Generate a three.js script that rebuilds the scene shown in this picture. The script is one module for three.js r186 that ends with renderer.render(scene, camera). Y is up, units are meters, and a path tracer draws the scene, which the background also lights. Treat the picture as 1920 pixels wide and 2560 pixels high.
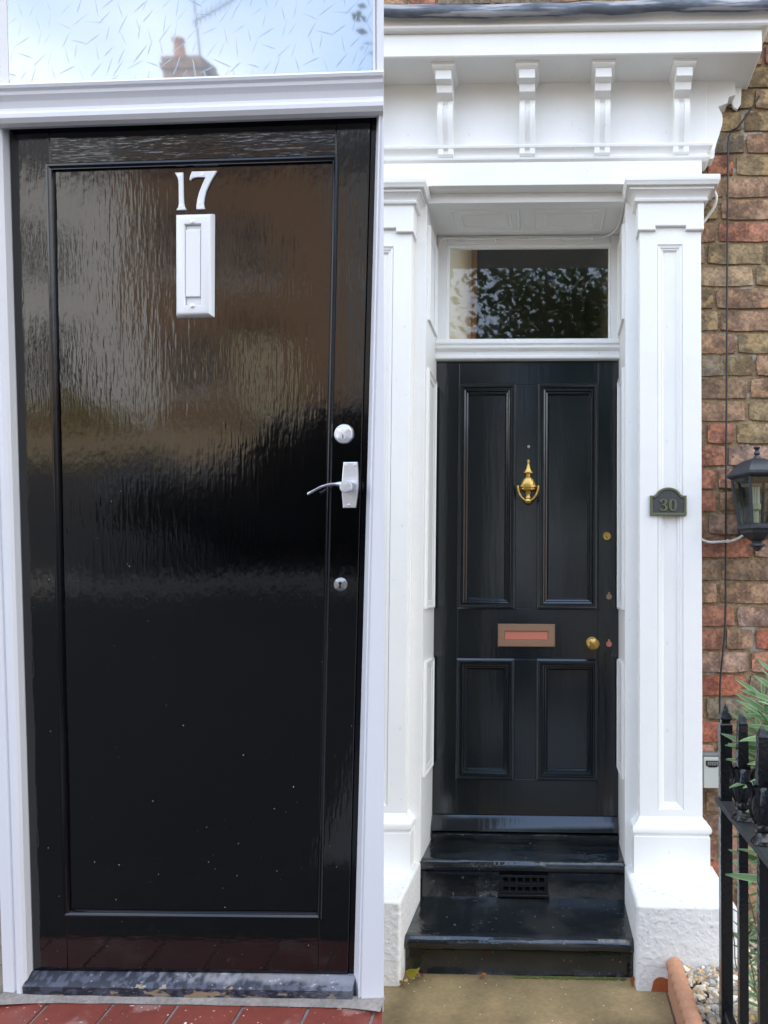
import * as THREE from 'three';
import { RoundedBoxGeometry } from 'three/addons/geometries/RoundedBoxGeometry.js';
import { mergeGeometries, toCreasedNormals } from 'three/addons/utils/BufferGeometryUtils.js';
import { FontLoader } from 'three/addons/loaders/FontLoader.js';
import { TextGeometry } from 'three/addons/geometries/TextGeometry.js';

// ------------------------------------------------------------ camera, sky, sun, exposure
const scene = new THREE.Scene();
const camera = new THREE.PerspectiveCamera(67.31, 0.75, 0.05, 400);
camera.position.set(0, 1.355, 3.1);
camera.rotation.order = 'YXZ';
camera.rotation.set(2.0 * Math.PI / 180, 1.6 * Math.PI / 180, 0.3 * Math.PI / 180);
camera.setViewOffset(1920, 2560, -362.3, -142.8, 1920, 2560);      // shift lens
const renderer = new THREE.WebGLRenderer({ antialias: true });
renderer.toneMapping = THREE.LinearToneMapping;
renderer.toneMappingExposure = 3.4;
renderer.shadowMap.enabled = true;

// seeded random numbers and tileable noise
function rng(a) { return () => { a |= 0; a = a + 0x6D2B79F5 | 0; let t = Math.imul(a ^ a >>> 15, 1 | a); t = t + Math.imul(t ^ t >>> 7, 61 | t) ^ t; return ((t ^ t >>> 14) >>> 0) / 4294967296; }; }
const rnd = rng(20240);
const R = (a, b) => a + (b - a) * rnd();
const lat = new Float32Array(65536); { const r = rng(7); for (let i = 0; i < 65536; i++) lat[i] = r(); }
const hsh = (x, y, s) => lat[(x * 73 + y * 1009 + s * 7919) & 65535];
function vnoise(x, y, px, py, s) {
  const xi = Math.floor(x), yi = Math.floor(y); let fx = x - xi, fy = y - yi;
  fx = fx * fx * (3 - 2 * fx); fy = fy * fy * (3 - 2 * fy);
  const m = (a, p) => ((a % p) + p) % p;
  const x0 = m(xi, px), x1 = m(xi + 1, px), y0 = m(yi, py), y1 = m(yi + 1, py);
  const a = hsh(x0, y0, s), b = hsh(x1, y0, s), c = hsh(x0, y1, s), d = hsh(x1, y1, s);
  return a + (b - a) * fx + (c - a) * fy + (a - b - c + d) * fx * fy;
}
// u, v in 0..1, px/py base cells, o octaves
function fbm(u, v, px, py, o, s) { let t = 0, a = .5, n = 0; for (let i = 0; i < o; i++) { t += a * vnoise(u * px, v * py, px, py, s + i); n += a; a *= .5; px *= 2; py *= 2; } return t / n; }
const sm = (a, b, x) => { x = Math.min(1, Math.max(0, (x - a) / (b - a))); return x * x * (3 - 2 * x); };
const mix = (a, b, t) => a + (b - a) * t;

// a bright, broken cloud sky
{
  const w = 1024, h = 512, d = new Float32Array(w * h * 4);
  for (let j = 0; j < h; j++) for (let i = 0; i < w; i++) {
    const u = i / w, v = j / h, el = (v - .5) * Math.PI;            // row 0 is the nadir
    const e = Math.max(0, Math.sin(el));
    const n = fbm(u, v, 8, 6, 6, 11), n2 = fbm(u, v, 16, 12, 5, 40);
    const c = sm(.36, .56, n * .72 + n2 * .28);
    const blue = [mix(.56, .30, e), mix(.70, .48, e), mix(.92, .86, e)], k = mix(1.02, 1.32, n2);
    const cl = [k, k * 1.0, k * .985];
    const o = (j * w + i) * 4;
    for (let q = 0; q < 3; q++) d[o + q] = el < -.01 ? .22 : mix(blue[q], cl[q], c);
    d[o + 3] = 1;
  }
  const t = new THREE.DataTexture(d, w, h, THREE.RGBAFormat, THREE.FloatType);
  t.mapping = THREE.EquirectangularReflectionMapping; t.magFilter = THREE.LinearFilter; t.minFilter = THREE.LinearFilter; t.needsUpdate = true;
  scene.background = t; scene.environment = t;
}
const sun = new THREE.DirectionalLight(0xfff0dc, 2.6);
sun.position.set(-2.5, 14, -11.5); sun.target.position.set(0, 1, 4);   // behind the house: the fronts stand in open shade
sun.castShadow = true; sun.shadow.radius = 5; sun.shadow.mapSize.set(2048, 2048);
Object.assign(sun.shadow.camera, { left: -12, right: 12, top: 12, bottom: -12, near: 1, far: 60 });
scene.add(sun, sun.target);

// ------------------------------------------------------------ textures
function tex(w, h, fn, size, srgb) {
  const d = new Uint8Array(w * h * 4);
  const enc = x => { x = Math.min(1, Math.max(0, x)); return srgb ? (x <= .0031308 ? 12.92 * x : 1.055 * Math.pow(x, 1 / 2.4) - .055) : x; };
  for (let j = 0; j < h; j++) for (let i = 0; i < w; i++) {
    const c = fn(i / w, j / h), o = (j * w + i) * 4;
    for (let q = 0; q < 3; q++) d[o + q] = Math.round(255 * enc(Array.isArray(c) ? c[q] : c));
    d[o + 3] = 255;
  }
  const t = new THREE.DataTexture(d, w, h); t.wrapS = t.wrapT = THREE.RepeatWrapping;
  t.magFilter = THREE.LinearFilter; t.minFilter = THREE.LinearFilter;
  if (srgb) t.colorSpace = THREE.SRGBColorSpace;
  const [sx, sy] = Array.isArray(size) ? size : [size, size];
  t.repeat.set(1 / sx, 1 / sy); t.needsUpdate = true; return t;
}
const lin = (r, g, b) => new THREE.Color().setRGB(r, g, b);
const mul = (c, k) => c.map(x => x * k);
const lerp3 = (a, b, t) => a.map((x, i) => mix(x, b[i], t));
// brushed paint: long streaks along v, some drag gaps
const streakV = tex(512, 512, (u, v) => .42 * fbm(u, v, 96, 12, 3, 3) + .28 * fbm(u, v, 34, 5, 3, 9) + .30 * fbm(u, v, 44, 30, 3, 19), .42);
const streakH = tex(512, 512, (u, v) => .42 * fbm(u, v, 12, 96, 3, 3) + .28 * fbm(u, v, 5, 34, 3, 9) + .30 * fbm(u, v, 30, 44, 3, 19), .42);
const softV = tex(512, 512, (u, v) => .35 * fbm(u, v, 48, 4, 3, 5) + .65 * fbm(u, v, 10, 5, 4, 23), .5);
const lumpy = tex(512, 512, (u, v) => .6 * fbm(u, v, 14, 14, 5, 31) + .4 * fbm(u, v, 4, 4, 3, 33), .5);
const stuccoB = tex(512, 512, (u, v) => { const a = fbm(u, v, 30, 30, 4, 51), b = fbm(u, v, 12, 12, 3, 55); return .55 * sm(.3, .75, a) + .45 * b; }, .45);
const grit = tex(512, 512, (u, v) => .5 * fbm(u, v, 60, 60, 3, 61) + .5 * fbm(u, v, 12, 12, 4, 66), .4);
// old white paint: faint blotches and a few chips
const whiteMap = tex(512, 512, (u, v) => {
  const a = fbm(u, v, 5, 5, 4, 71), c = fbm(u, v, 40, 26, 3, 75), d = fbm(u, v, 20, 4, 4, 78);
  let k = .80 + .045 * (a - .5) + .02 * (d - .5); let col = [k, k * .995, k * .96];
  if (c > .80) col = lerp3(col, [.6, .57, .52], sm(.82, .88, c) * .4); return col;
}, .8, true);
const stuccoMap = tex(512, 512, (u, v) => {
  const a = fbm(u, v, 6, 6, 4, 81), c = fbm(u, v, 44, 44, 3, 85), k = .74 + .08 * (a - .5); let col = [k, k * .997, k * .97];
  if (c > .74) col = lerp3(col, [.42, .40, .36], sm(.74, .84, c) * .6); return col;
}, .6, true);
const brickMap = tex(512, 512, (u, v) => {
  const a = fbm(u, v, 9, 9, 4, 91), b = fbm(u, v, 26, 26, 4, 95), c = fbm(u, v, 6, 6, 4, 99), e = fbm(u, v, 64, 64, 2, 103);
  let col = mul([1, 1, 1], .62 + .75 * (a - .5) + .5 * (b - .5));
  if (c > .52) col = lerp3(col, [.30, .27, .26], sm(.52, .66, c) * .75);            // soot
  const w = fbm(u, v, 15, 15, 4, 107); if (w > .58) col = lerp3(col, [1.0, .93, .78], sm(.58, .70, w) * .7);   // lime smears
  return mul(col, .6 + .8 * e);
}, .55, true);
const brickB = tex(512, 512, (u, v) => .5 * fbm(u, v, 26, 26, 4, 95) + .5 * fbm(u, v, 60, 60, 3, 111), .55);
const mortarMap = tex(512, 512, (u, v) => {
  const a = fbm(u, v, 12, 12, 4, 121), w = fbm(u, v, 7, 9, 4, 125), e = fbm(u, v, 64, 64, 2, 128);
  let col = mul([.36, .25, .14], .75 + .6 * (a - .3)); if (w > .62) col = lerp3(col, [.46, .41, .33], sm(.62, .70, w)); return mul(col, .55 + .5 * e);
}, .7, true);
const paveMap = tex(1024, 1024, (u, v) => {
  const a = fbm(u, v, 3, 3, 5, 131), b = fbm(u, v, 9, 9, 5, 135), e = fbm(u, v, 100, 100, 2, 139), g = fbm(u, v, 5, 5, 4, 141);
  let col = lerp3([.300, .212, .105], [.21, .155, .075], sm(.35, .62, a)); col = mul(col, .50 + 1.0 * b);
  if (g > .52) col = lerp3(col, [.17, .15, .06], sm(.52, .68, g) * .6); return mul(col, .85 + .3 * e);
}, 1.1, true);
const tileMap = tex(512, 512, (u, v) => {
  const a = fbm(u, v, 5, 5, 4, 151), b = fbm(u, v, 40, 40, 3, 155), d = fbm(u, v, 8, 8, 5, 158), s = fbm(u, v, 70, 70, 2, 159);
  let col = mul([.185, .042, .029], .7 + .5 * a + .25 * (b - .5)); if (d > .60) col = lerp3(col, [.30, .17, .15], sm(.60, .76, d) * .6);
  if (s > .86) col = [.5, .45, .4]; return col;
}, .5, true);
const groutMap = tex(512, 512, (u, v) => { const a = fbm(u, v, 8, 8, 5, 261), b = fbm(u, v, 50, 50, 3, 265); let c = mul([.22, .195, .178], .55 + .8 * a); return mul(c, .75 + .5 * b); }, .4, true);
const leadMap = tex(512, 256, (u, v) => {
  const a = fbm(u, v, 14, 5, 4, 161), b = fbm(u, v, 5, 12, 4, 165); let col = mul([.10, .115, .14], .5 + 1.0 * a);
  if (b > .5) col = lerp3(col, [.36, .36, .37], sm(.5, .66, b) * .8); return col;
}, [.9, .2], true);
// weathered door sill: blue black paint, worn through to tan timber in bands, dusty at the right
const sillMap = tex(1024, 128, (u, v) => {
  const a = fbm(u, v, 70, 9, 5, 171), b = fbm(u, v, 26, 4, 5, 175), g = fbm(u, v, 60, 20, 3, 178);
  let col = lerp3([.012, .014, .024], [.055, .06, .088], sm(.42, .66, a));
  const t = sm(.52, .6, b - Math.abs(v - .30) * .55 + .10 - (u < .25 ? .12 : 0)); col = lerp3(col, [.30, .225, .14], t * .9);
  const top = sm(.80, .92, v + (b - .5) * .25) * sm(.3, .7, u + (a - .5) * .6); col = lerp3(col, [.26, .25, .26], top * .7);
  const dust = sm(.80, 1.0, u + (g - .5) * .35); col = lerp3(col, [.22, .23, .28], dust * .5);
  if (g > .80) col = lerp3(col, [.5, .48, .46], .5); return col;
}, [.82, .06], true);
const stepMap = tex(512, 512, (u, v) => {
  const a = fbm(u, v, 5, 4, 5, 181), b = fbm(u, v, 9, 3, 4, 184), c = fbm(u, v, 60, 60, 2, 188);
  let col = [.010, .013, .0155]; col = lerp3(col, [.026, .027, .025], sm(.50, .75, a) * .7); col = lerp3(col, [.028, .034, .038], sm(.56, .76, b) * .5);
  if (c > .87) col = [.12, .11, .09]; return col;
}, .8, true);
const stepRough = tex(512, 512, (u, v) => mix(.08, .24, sm(.35, .68, fbm(u, v, 5, 4, 5, 181))), .8);
const doorRough = tex(512, 512, (u, v) => mix(.09, .20, fbm(u, v, 6, 3, 4, 191)), .9);
const asphaltMap = tex(256, 256, (u, v) => mul([.034, .034, .036], .6 + .8 * fbm(u, v, 40, 40, 3, 195)), 1, true);
const wallMap = tex(512, 512, (u, v) => {                                                // far brickwork, too small to tell apart
  const r = Math.floor(v * 24), f = (u * 8 + (r % 2) * .5) % 1, m = (v * 24) % 1; const k = .7 + .5 * hsh(Math.floor(u * 8 + (r % 2) * .5), r, 5);
  return (f < .05 || m < .13) ? [.32, .26, .19] : mul([.31, .19, .115], k * (.8 + .4 * fbm(u, v, 20, 20, 3, 197)));
}, 1.8, true);
const slateMap = tex(256, 256, (u, v) => mul([.075, .075, .085], .6 + .5 * hsh(Math.floor(u * 8), Math.floor(v * 12), 3) + ((v * 12) % 1 < .1 ? -.3 : 0)), 2, true);
const ironB = lumpy.clone(); ironB.repeat.set(1 / .12, 1 / .12); ironB.needsUpdate = true;
// rolled window glass with sprays of little darts
const dartTex = (() => {
  const c = document.createElement('canvas'); c.width = c.height = 1024; const g = c.getContext('2d');
  g.fillStyle = 'rgb(206,214,222)'; g.fillRect(0, 0, 1024, 1024); const r = rng(5);
  const n = 17; for (let i = 0; i < n; i++) for (let j = 0; j < n; j++) {
    const cx = (i + .5 + (r() - .5) * .55) * 1024 / n, cy = (j + .5 + (r() - .5) * .55) * 1024 / n, a = [.25, 1.3, 2.35, -.5, 1.9][(i * 2 + j * 3 + Math.floor(r() * 2)) % 5] + (r() - .5) * .4, l = 28 + r() * 20, dx = Math.cos(a) * l, dy = Math.sin(a) * l, w = 2.4 / l;
    for (const ox of [0, 1024, -1024]) for (const oy of [0, 1024, -1024]) {
      g.fillStyle = 'rgba(120,136,152,' + (.22 + r() * .16).toFixed(2) + ')'; g.beginPath(); g.moveTo(cx - dx + ox, cy - dy + oy); g.lineTo(cx + dx * .4 - dy * w + ox, cy + dy * .4 + dx * w + oy); g.lineTo(cx + dx + ox, cy + dy + oy); g.lineTo(cx + dx * .4 + dy * w + ox, cy + dy * .4 - dx * w + oy); g.fill();
    }
  }
  const t = new THREE.CanvasTexture(c); t.wrapS = t.wrapT = THREE.RepeatWrapping; t.colorSpace = THREE.SRGBColorSpace; t.repeat.set(1 / .52, 1 / .52); return t;
})();

// ------------------------------------------------------------ materials
const S = o => new THREE.MeshStandardMaterial(o), P = o => new THREE.MeshPhysicalMaterial(o);
const M = {
  white: S({ map: whiteMap, roughness: .5, bumpMap: lumpy, bumpScale: .0012 }),
  stucco: S({ map: stuccoMap, roughness: .8, bumpMap: stuccoB, bumpScale: .0024 }),
  coolWhite: S({ color: lin(.70, .704, .74), roughness: .32, bumpMap: softV, bumpScale: .0010 }),
  gloss: P({ color: lin(.0007, .0008, .001), roughness: .09, ior: 1.66, bumpMap: streakV, bumpScale: .00038 }),
  glossRail: P({ color: lin(.0007, .0008, .001), roughness: .09, ior: 1.66, bumpMap: streakH, bumpScale: .00038 }),
  glossTrim: S({ color: lin(.0018, .002, .0035), roughness: .14, bumpMap: lumpy, bumpScale: .0006 }),
  door: P({ color: lin(.0045, .0085, .0115), ior: 1.62, roughnessMap: doorRough, roughness: 1, bumpMap: softV, bumpScale: .0006 }),
  step: P({ ior: 1.68, map: stepMap, roughnessMap: stepRough, roughness: 1, bumpMap: lumpy, bumpScale: .0035 }),
  lead: S({ map: leadMap, roughness: .5, metalness: .35, bumpMap: lumpy, bumpScale: .004 }),
  pave: S({ map: paveMap, roughness: .85, bumpMap: grit, bumpScale: .002 }),
  tile: S({ map: tileMap, roughness: .42, bumpMap: lumpy, bumpScale: .0012 }),
  grout: S({ map: groutMap, roughness: .95, bumpMap: grit, bumpScale: .005 }),
  mortar: S({ map: mortarMap, roughness: .95, bumpMap: grit, bumpScale: .008 }),
  sill: S({ map: sillMap, roughness: .6, bumpMap: lumpy, bumpScale: .002 }),
  brass: S({ color: lin(.55, .36, .10), metalness: 1, roughness: .36, bumpMap: ironB, bumpScale: .0006 }),
  dullBrass: S({ color: lin(.36, .23, .15), metalness: .75, roughness: .5, bumpMap: ironB, bumpScale: .0005 }),
  copper: S({ color: lin(.62, .22, .15), metalness: .35, roughness: .5 }),
  satin: S({ color: lin(.78, .79, .83), metalness: .85, roughness: .42, bumpMap: ironB, bumpScale: .0003 }),
  enamel: S({ color: lin(.80, .81, .83), roughness: .3 }),
  steel: S({ color: lin(.33, .33, .34), metalness: .9, roughness: .4 }),
  dark: S({ color: lin(.006, .006, .006), roughness: .9 }),
  iron: S({ color: lin(.006, .007, .009), roughness: .2, bumpMap: ironB, bumpScale: .0015 }),
  ironWorn: S({ color: lin(.030, .034, .036), roughness: .5, bumpMap: ironB, bumpScale: .002 }),
  lanternBlack: S({ color: lin(.022, .026, .034), roughness: .42, bumpMap: ironB, bumpScale: .002 }),
  glass: P({ color: lin(1, 1, 1), roughness: .02, transmission: 1, thickness: 0, ior: 1.52 }),
  smokedGlass: P({ color: lin(.62, .66, .62), roughness: .08, transmission: 1, thickness: 0, ior: 1.5 }),
  filmGlass: P({ color: lin(.50, .52, .54), map: dartTex, roughness: .03, metalness: .55, clearcoat: 1, clearcoatRoughness: .02, bumpMap: dartTex, bumpScale: .00025 }),
  cream: S({ color: lin(.62, .58, .42), roughness: .7, bumpMap: lumpy, bumpScale: .001 }),
  bareWood: S({ color: lin(.42, .26, .12), roughness: .8, bumpMap: softV, bumpScale: .001 }),
  hall: S({ color: lin(.42, .44, .40), roughness: .9 }),
  plaqueField: S({ color: lin(.045, .046, .050), roughness: .5, bumpMap: ironB, bumpScale: .001 }),
  plaqueRim: S({ color: lin(.115, .125, .065), roughness: .45, metalness: .3, bumpMap: ironB, bumpScale: .0008 }),
  cable: S({ color: lin(.018, .017, .016), roughness: .6 }),
  whiteCable: S({ color: lin(.66, .65, .60), roughness: .5 }),
  boxGrey: S({ color: lin(.46, .47, .42), roughness: .5 }),
  boxEdge: S({ color: lin(.16, .165, .165), roughness: .6 }),
  terracotta: S({ color: lin(.47, .235, .135), roughness: .9, bumpMap: grit, bumpScale: .002 }),
  rawBrick: S({ color: lin(.36, .10, .03), roughness: .9, bumpMap: grit, bumpScale: .003 }),
  soil: S({ color: lin(.06, .045, .03), roughness: 1 }),
  asphalt: S({ map: asphaltMap, roughness: .85 }),
  yellow: S({ color: lin(.55, .36, .02), roughness: .7 }),
  kerb: S({ color: lin(.30, .28, .25), roughness: .9 }),
  farPave: S({ color: lin(.46, .34, .20), roughness: .9 }),
  farBrick: S({ map: wallMap, roughness: .9 }),
  farRender: S({ color: lin(.80, .81, .80), roughness: .85 }),
  farGrey: S({ color: lin(.22, .25, .28), roughness: .85 }),
  slate: S({ map: slateMap, roughness: .7 }),
  bulb: S({ color: lin(.78, .77, .66), roughness: .4 }),
  bulbBase: S({ color: lin(.55, .55, .36), roughness: .5 }),
  moss: S({ color: lin(.085, .12, .02), roughness: 1 }),
  chip: S({ color: lin(.72, .70, .64), roughness: .8 }),
  carBlack: P({ color: lin(.006, .007, .009), roughness: .35, clearcoat: 1, clearcoatRoughness: .05 }),
  rubber: S({ color: lin(.02, .02, .02), roughness: .9 }),
  vertex: S({ vertexColors: true, roughness: .75, bumpMap: grit, bumpScale: .002 }),
};
const brickMats = [[.30, .185, .115], [.27, .195, .105], [.34, .24, .145], [.32, .145, .092], [.23, .15, .095], [.36, .185, .125], [.21, .165, .115], [.35, .225, .165], [.33, .115, .068]].map(c => S({ color: lin(...mul(c, 1.38)), map: brickMap, roughness: .92, bumpMap: brickB, bumpScale: .0042 }));

// ------------------------------------------------------------ geometry helpers
function fin(g, crease = .5) {                                                           // plain triangles, creased normals, uv in metres by facing
  if (g.index) g = g.toNonIndexed();
  for (const k of Object.keys(g.attributes)) if (k !== 'position' && k !== 'color') g.deleteAttribute(k);
  g = toCreasedNormals(g, crease); return uvm(g);
}
function uvm(g) {
  const p = g.attributes.position, n = p.count, uv = new Float32Array(n * 2), a = new THREE.Vector3(), b = new THREE.Vector3(), c = new THREE.Vector3();
  for (let i = 0; i < n; i += 3) {
    a.fromBufferAttribute(p, i); b.fromBufferAttribute(p, i + 1); c.fromBufferAttribute(p, i + 2); b.sub(a); c.sub(a); b.cross(c);
    const x = Math.abs(b.x), y = Math.abs(b.y), z = Math.abs(b.z);
    for (let k = i; k < i + 3; k++) {
      const X = p.getX(k), Y = p.getY(k), Z = p.getZ(k);
      if (z >= x && z >= y) { uv[2 * k] = X; uv[2 * k + 1] = Y; } else if (x >= y) { uv[2 * k] = Z; uv[2 * k + 1] = Y; } else { uv[2 * k] = X; uv[2 * k + 1] = Z; }
    }
  }
  g.setAttribute('uv', new THREE.BufferAttribute(uv, 2)); return g;
}
function box(x0, x1, y0, y1, z0, z1, r = .003) {
  const w = x1 - x0, h = y1 - y0, d = z1 - z0; r = Math.min(r, w * .45, h * .45, d * .45);
  const g = r > 0 ? new RoundedBoxGeometry(w, h, d, 1, r) : new THREE.BoxGeometry(w, h, d);
  g.translate((x0 + x1) / 2, (y0 + y1) / 2, (z0 + z1) / 2); return uvm(g.index ? g.toNonIndexed() : g);
}
function tris(list, crease = .45) { const g = new THREE.BufferGeometry(); g.setAttribute('position', new THREE.Float32BufferAttribute(list, 3)); return fin(g, crease); }
const quad = (o, a, b, c, d) => o.push(...a, ...b, ...c, ...a, ...c, ...d);
// moulding run round a rectangle in the xy plane, profile of [inset, z]; close = fill the middle
function ring(x0, x1, y0, y1, prof, close = false, crease = .7) {
  const o = [], rc = ([i, z]) => [[x0 + i, y0 + i, z], [x1 - i, y0 + i, z], [x1 - i, y1 - i, z], [x0 + i, y1 - i, z]];
  for (let k = 0; k + 1 < prof.length; k++) { const A = rc(prof[k]), B = rc(prof[k + 1]); for (let q = 0; q < 4; q++) { const r = (q + 1) % 4; quad(o, A[q], A[r], B[r], B[q]); } }
  if (close) { const B = rc(prof[prof.length - 1]); quad(o, B[0], B[1], B[2], B[3]); }
  return tris(o, crease);
}
// moulding run round the front and sides of a block, profile from the bottom up of [y, overhang]
function mould(x0, x1, zb, zf, prof, crease = .6) {
  const o = [], rc = ([y, e]) => [[x0 - e, y, zb], [x0 - e, y, zf + e], [x1 + e, y, zf + e], [x1 + e, y, zb]];
  for (let k = 0; k + 1 < prof.length; k++) { const A = rc(prof[k]), B = rc(prof[k + 1]); for (let q = 0; q < 3; q++) quad(o, A[q], A[q + 1], B[q + 1], B[q]); }
  const a = rc(prof[0]), b = rc(prof[prof.length - 1]); quad(o, a[3], a[2], a[1], a[0]); quad(o, b[0], b[1], b[2], b[3]);
  return tris(o, crease);
}
// polygon of [z, y] run along x
function runX(poly, x0, x1, crease = .6) {
  const sh = new THREE.Shape(poly.map(([z, y]) => new THREE.Vector2(-z, y)));
  const g = new THREE.ExtrudeGeometry(sh, { depth: x1 - x0, bevelEnabled: false });
  g.applyMatrix4(new THREE.Matrix4().set(0, 0, 1, x0, 0, 1, 0, 0, -1, 0, 0, 0, 0, 0, 0, 1)); return fin(g, crease);
}
function plate(pts, z0, z1, bev = .001, holes = [], crease = .28) {
  const sh = pts instanceof THREE.Shape ? pts : new THREE.Shape(pts.map(p => new THREE.Vector2(...p)));
  for (const h of holes) sh.holes.push(new THREE.Path(h.map(p => new THREE.Vector2(...p))));
  const g = new THREE.ExtrudeGeometry(sh, { depth: z1 - z0 - 2 * bev, bevelEnabled: bev > 0, bevelThickness: bev, bevelSize: bev, bevelOffset: -bev, bevelSegments: 2, curveSegments: 16 });
  g.translate(0, 0, z0 + bev); return fin(g, crease);
}
const rect = (x0, x1, y0, y1) => [[x0, y0], [x1, y0], [x1, y1], [x0, y1]];
function lathe(pts, seg = 24, crease = .8, phi0 = 0, phi = Math.PI * 2) { return fin(new THREE.LatheGeometry(pts.map(p => new THREE.Vector2(...p)), seg, phi0, phi), crease); }
function latheZ(pts, x, y, z, seg = 24) { const g = lathe(pts, seg); g.rotateX(Math.PI / 2); g.translate(x, y, z); return uvm(g); }   // pts of [radius, z]
function tube(pts, r, seg = 40, rad = 8) { return fin(new THREE.TubeGeometry(new THREE.CatmullRomCurve3(pts.map(p => new THREE.Vector3(...p)), false, 'catmullrom', .5), seg, r, rad), 1); }
const dome = (x, y, z, r, h) => latheZ([[r, 0], [r * .95, h * .35], [r * .75, h * .72], [r * .4, h * .95], [.00001, h]], x, y, z, 14);
function frame4(x0, x1, y0, y1, t, z0, z1, r = .002) { return [box(x0, x0 + t, y0, y1, z0, z1, r), box(x1 - t, x1, y0, y1, z0, z1, r), box(x0 + t, x1 - t, y0, y0 + t, z0, z1, r), box(x0 + t, x1 - t, y1 - t, y1, z0, z1, r)]; }

// ------------------------------------------------------------ things, parts, setting
const taken = {}, base = new Map();
function numbered(n) { if (taken[n] === undefined) { taken[n] = 0; return n; } taken[n]++; return n + '_' + String(taken[n]).padStart(3, '0'); }
function thing(name, label, category, [x, y, z] = [0, 0, 0], group) {
  const o = new THREE.Group(); o.name = numbered(name); o.position.set(x, y, z); scene.add(o);
  o.userData = { label, category }; if (group) o.userData.group = group; base.set(o, { x, y, z }); return o;
}
function put(g, parent) { const b = base.get(parent); if (b) { if (b.left) g.applyMatrix4(b.left); else g.translate(-b.x, -b.y, -b.z); } return g; }
function mesh(name, geos, mat, parent) {                                                // geometry is given in world metres
  geos = Array.isArray(geos) ? geos.flat() : [geos];
  const g = geos.length > 1 ? mergeGeometries(geos) : geos[0]; put(g, parent);
  const m = new THREE.Mesh(g, mat); m.name = name; m.castShadow = m.receiveShadow = true; (parent || scene).add(m); if (parent) base.set(m, base.get(parent)); return m;
}
function one(name, label, category, geos, mat, at = [0, 0, 0], group) {                   // a thing that is one mesh
  geos = Array.isArray(geos) ? geos.flat() : [geos]; const g = geos.length > 1 ? mergeGeometries(geos) : geos[0]; g.translate(-at[0], -at[1], -at[2]);
  const m = new THREE.Mesh(g, mat); m.name = numbered(name); m.position.set(...at); m.castShadow = m.receiveShadow = true; scene.add(m);
  m.userData = { label, category }; if (group) m.userData.group = group; return m;
}
function struct(name, geos, mat, kind = 'structure', label) {
  const m = mesh(numbered(name), geos, mat); m.userData = { kind }; if (label) m.userData.label = label; return m;
}

// ------------------------------------------------------------ ground
struct('ground', box(-60, 60, -.6, -.035, -30, 60, 0), M.asphalt, 'structure', 'dark ground around the houses');
{
  const pv = new THREE.Group(); pv.name = 'pavement'; pv.userData = { kind: 'structure', label: 'tan stone slabs in front of the entrance steps' }; scene.add(pv);
  mesh('slab_bed', box(-.95, .409, -.2, -.012, -.30, 5.6, 0), M.grout, pv);
  const xs = [-.92, .409], zs = [-.28, 1.32, 2.2, 3.3, 4.4, 5.5];
  for (let i = 0; i + 1 < xs.length; i++) for (let j = 0; j + 1 < zs.length; j++) if (!(xs[i] > .3 && xs[i] < 3 && j < 2)) mesh('paving_slab', box(xs[i] + .005, xs[i + 1] - .005, -.06, R(-.0012, .0012), zs[j] + .005, zs[j + 1] - .005, .006), j ? M.boxEdge : M.pave, pv);
}
struct('road', box(-60, 60, -.1, -.03, 5.9, 13.6, 0), M.asphalt, 'structure', 'dark asphalt road behind the viewer');
struct('kerb', box(-60, 60, -.12, .0, 5.62, 5.88, .02), M.kerb, 'structure', 'stone kerb along the near pavement');
struct('kerb', box(-60, 60, -.12, .08, 13.62, 13.88, .02), M.kerb, 'structure', 'stone kerb along the far pavement');
struct('road_marking', [box(-60, 60, -.031, -.026, 13.1, 13.22, 0), box(-60, 60, -.031, -.026, 13.32, 13.44, 0)], M.yellow, 'structure', 'double yellow lines beside the far kerb');
struct('far_pavement', box(-60, 60, -.1, .07, 13.88, 17.6, 0), M.farPave, 'structure', 'tan pavement across the road');

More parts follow.
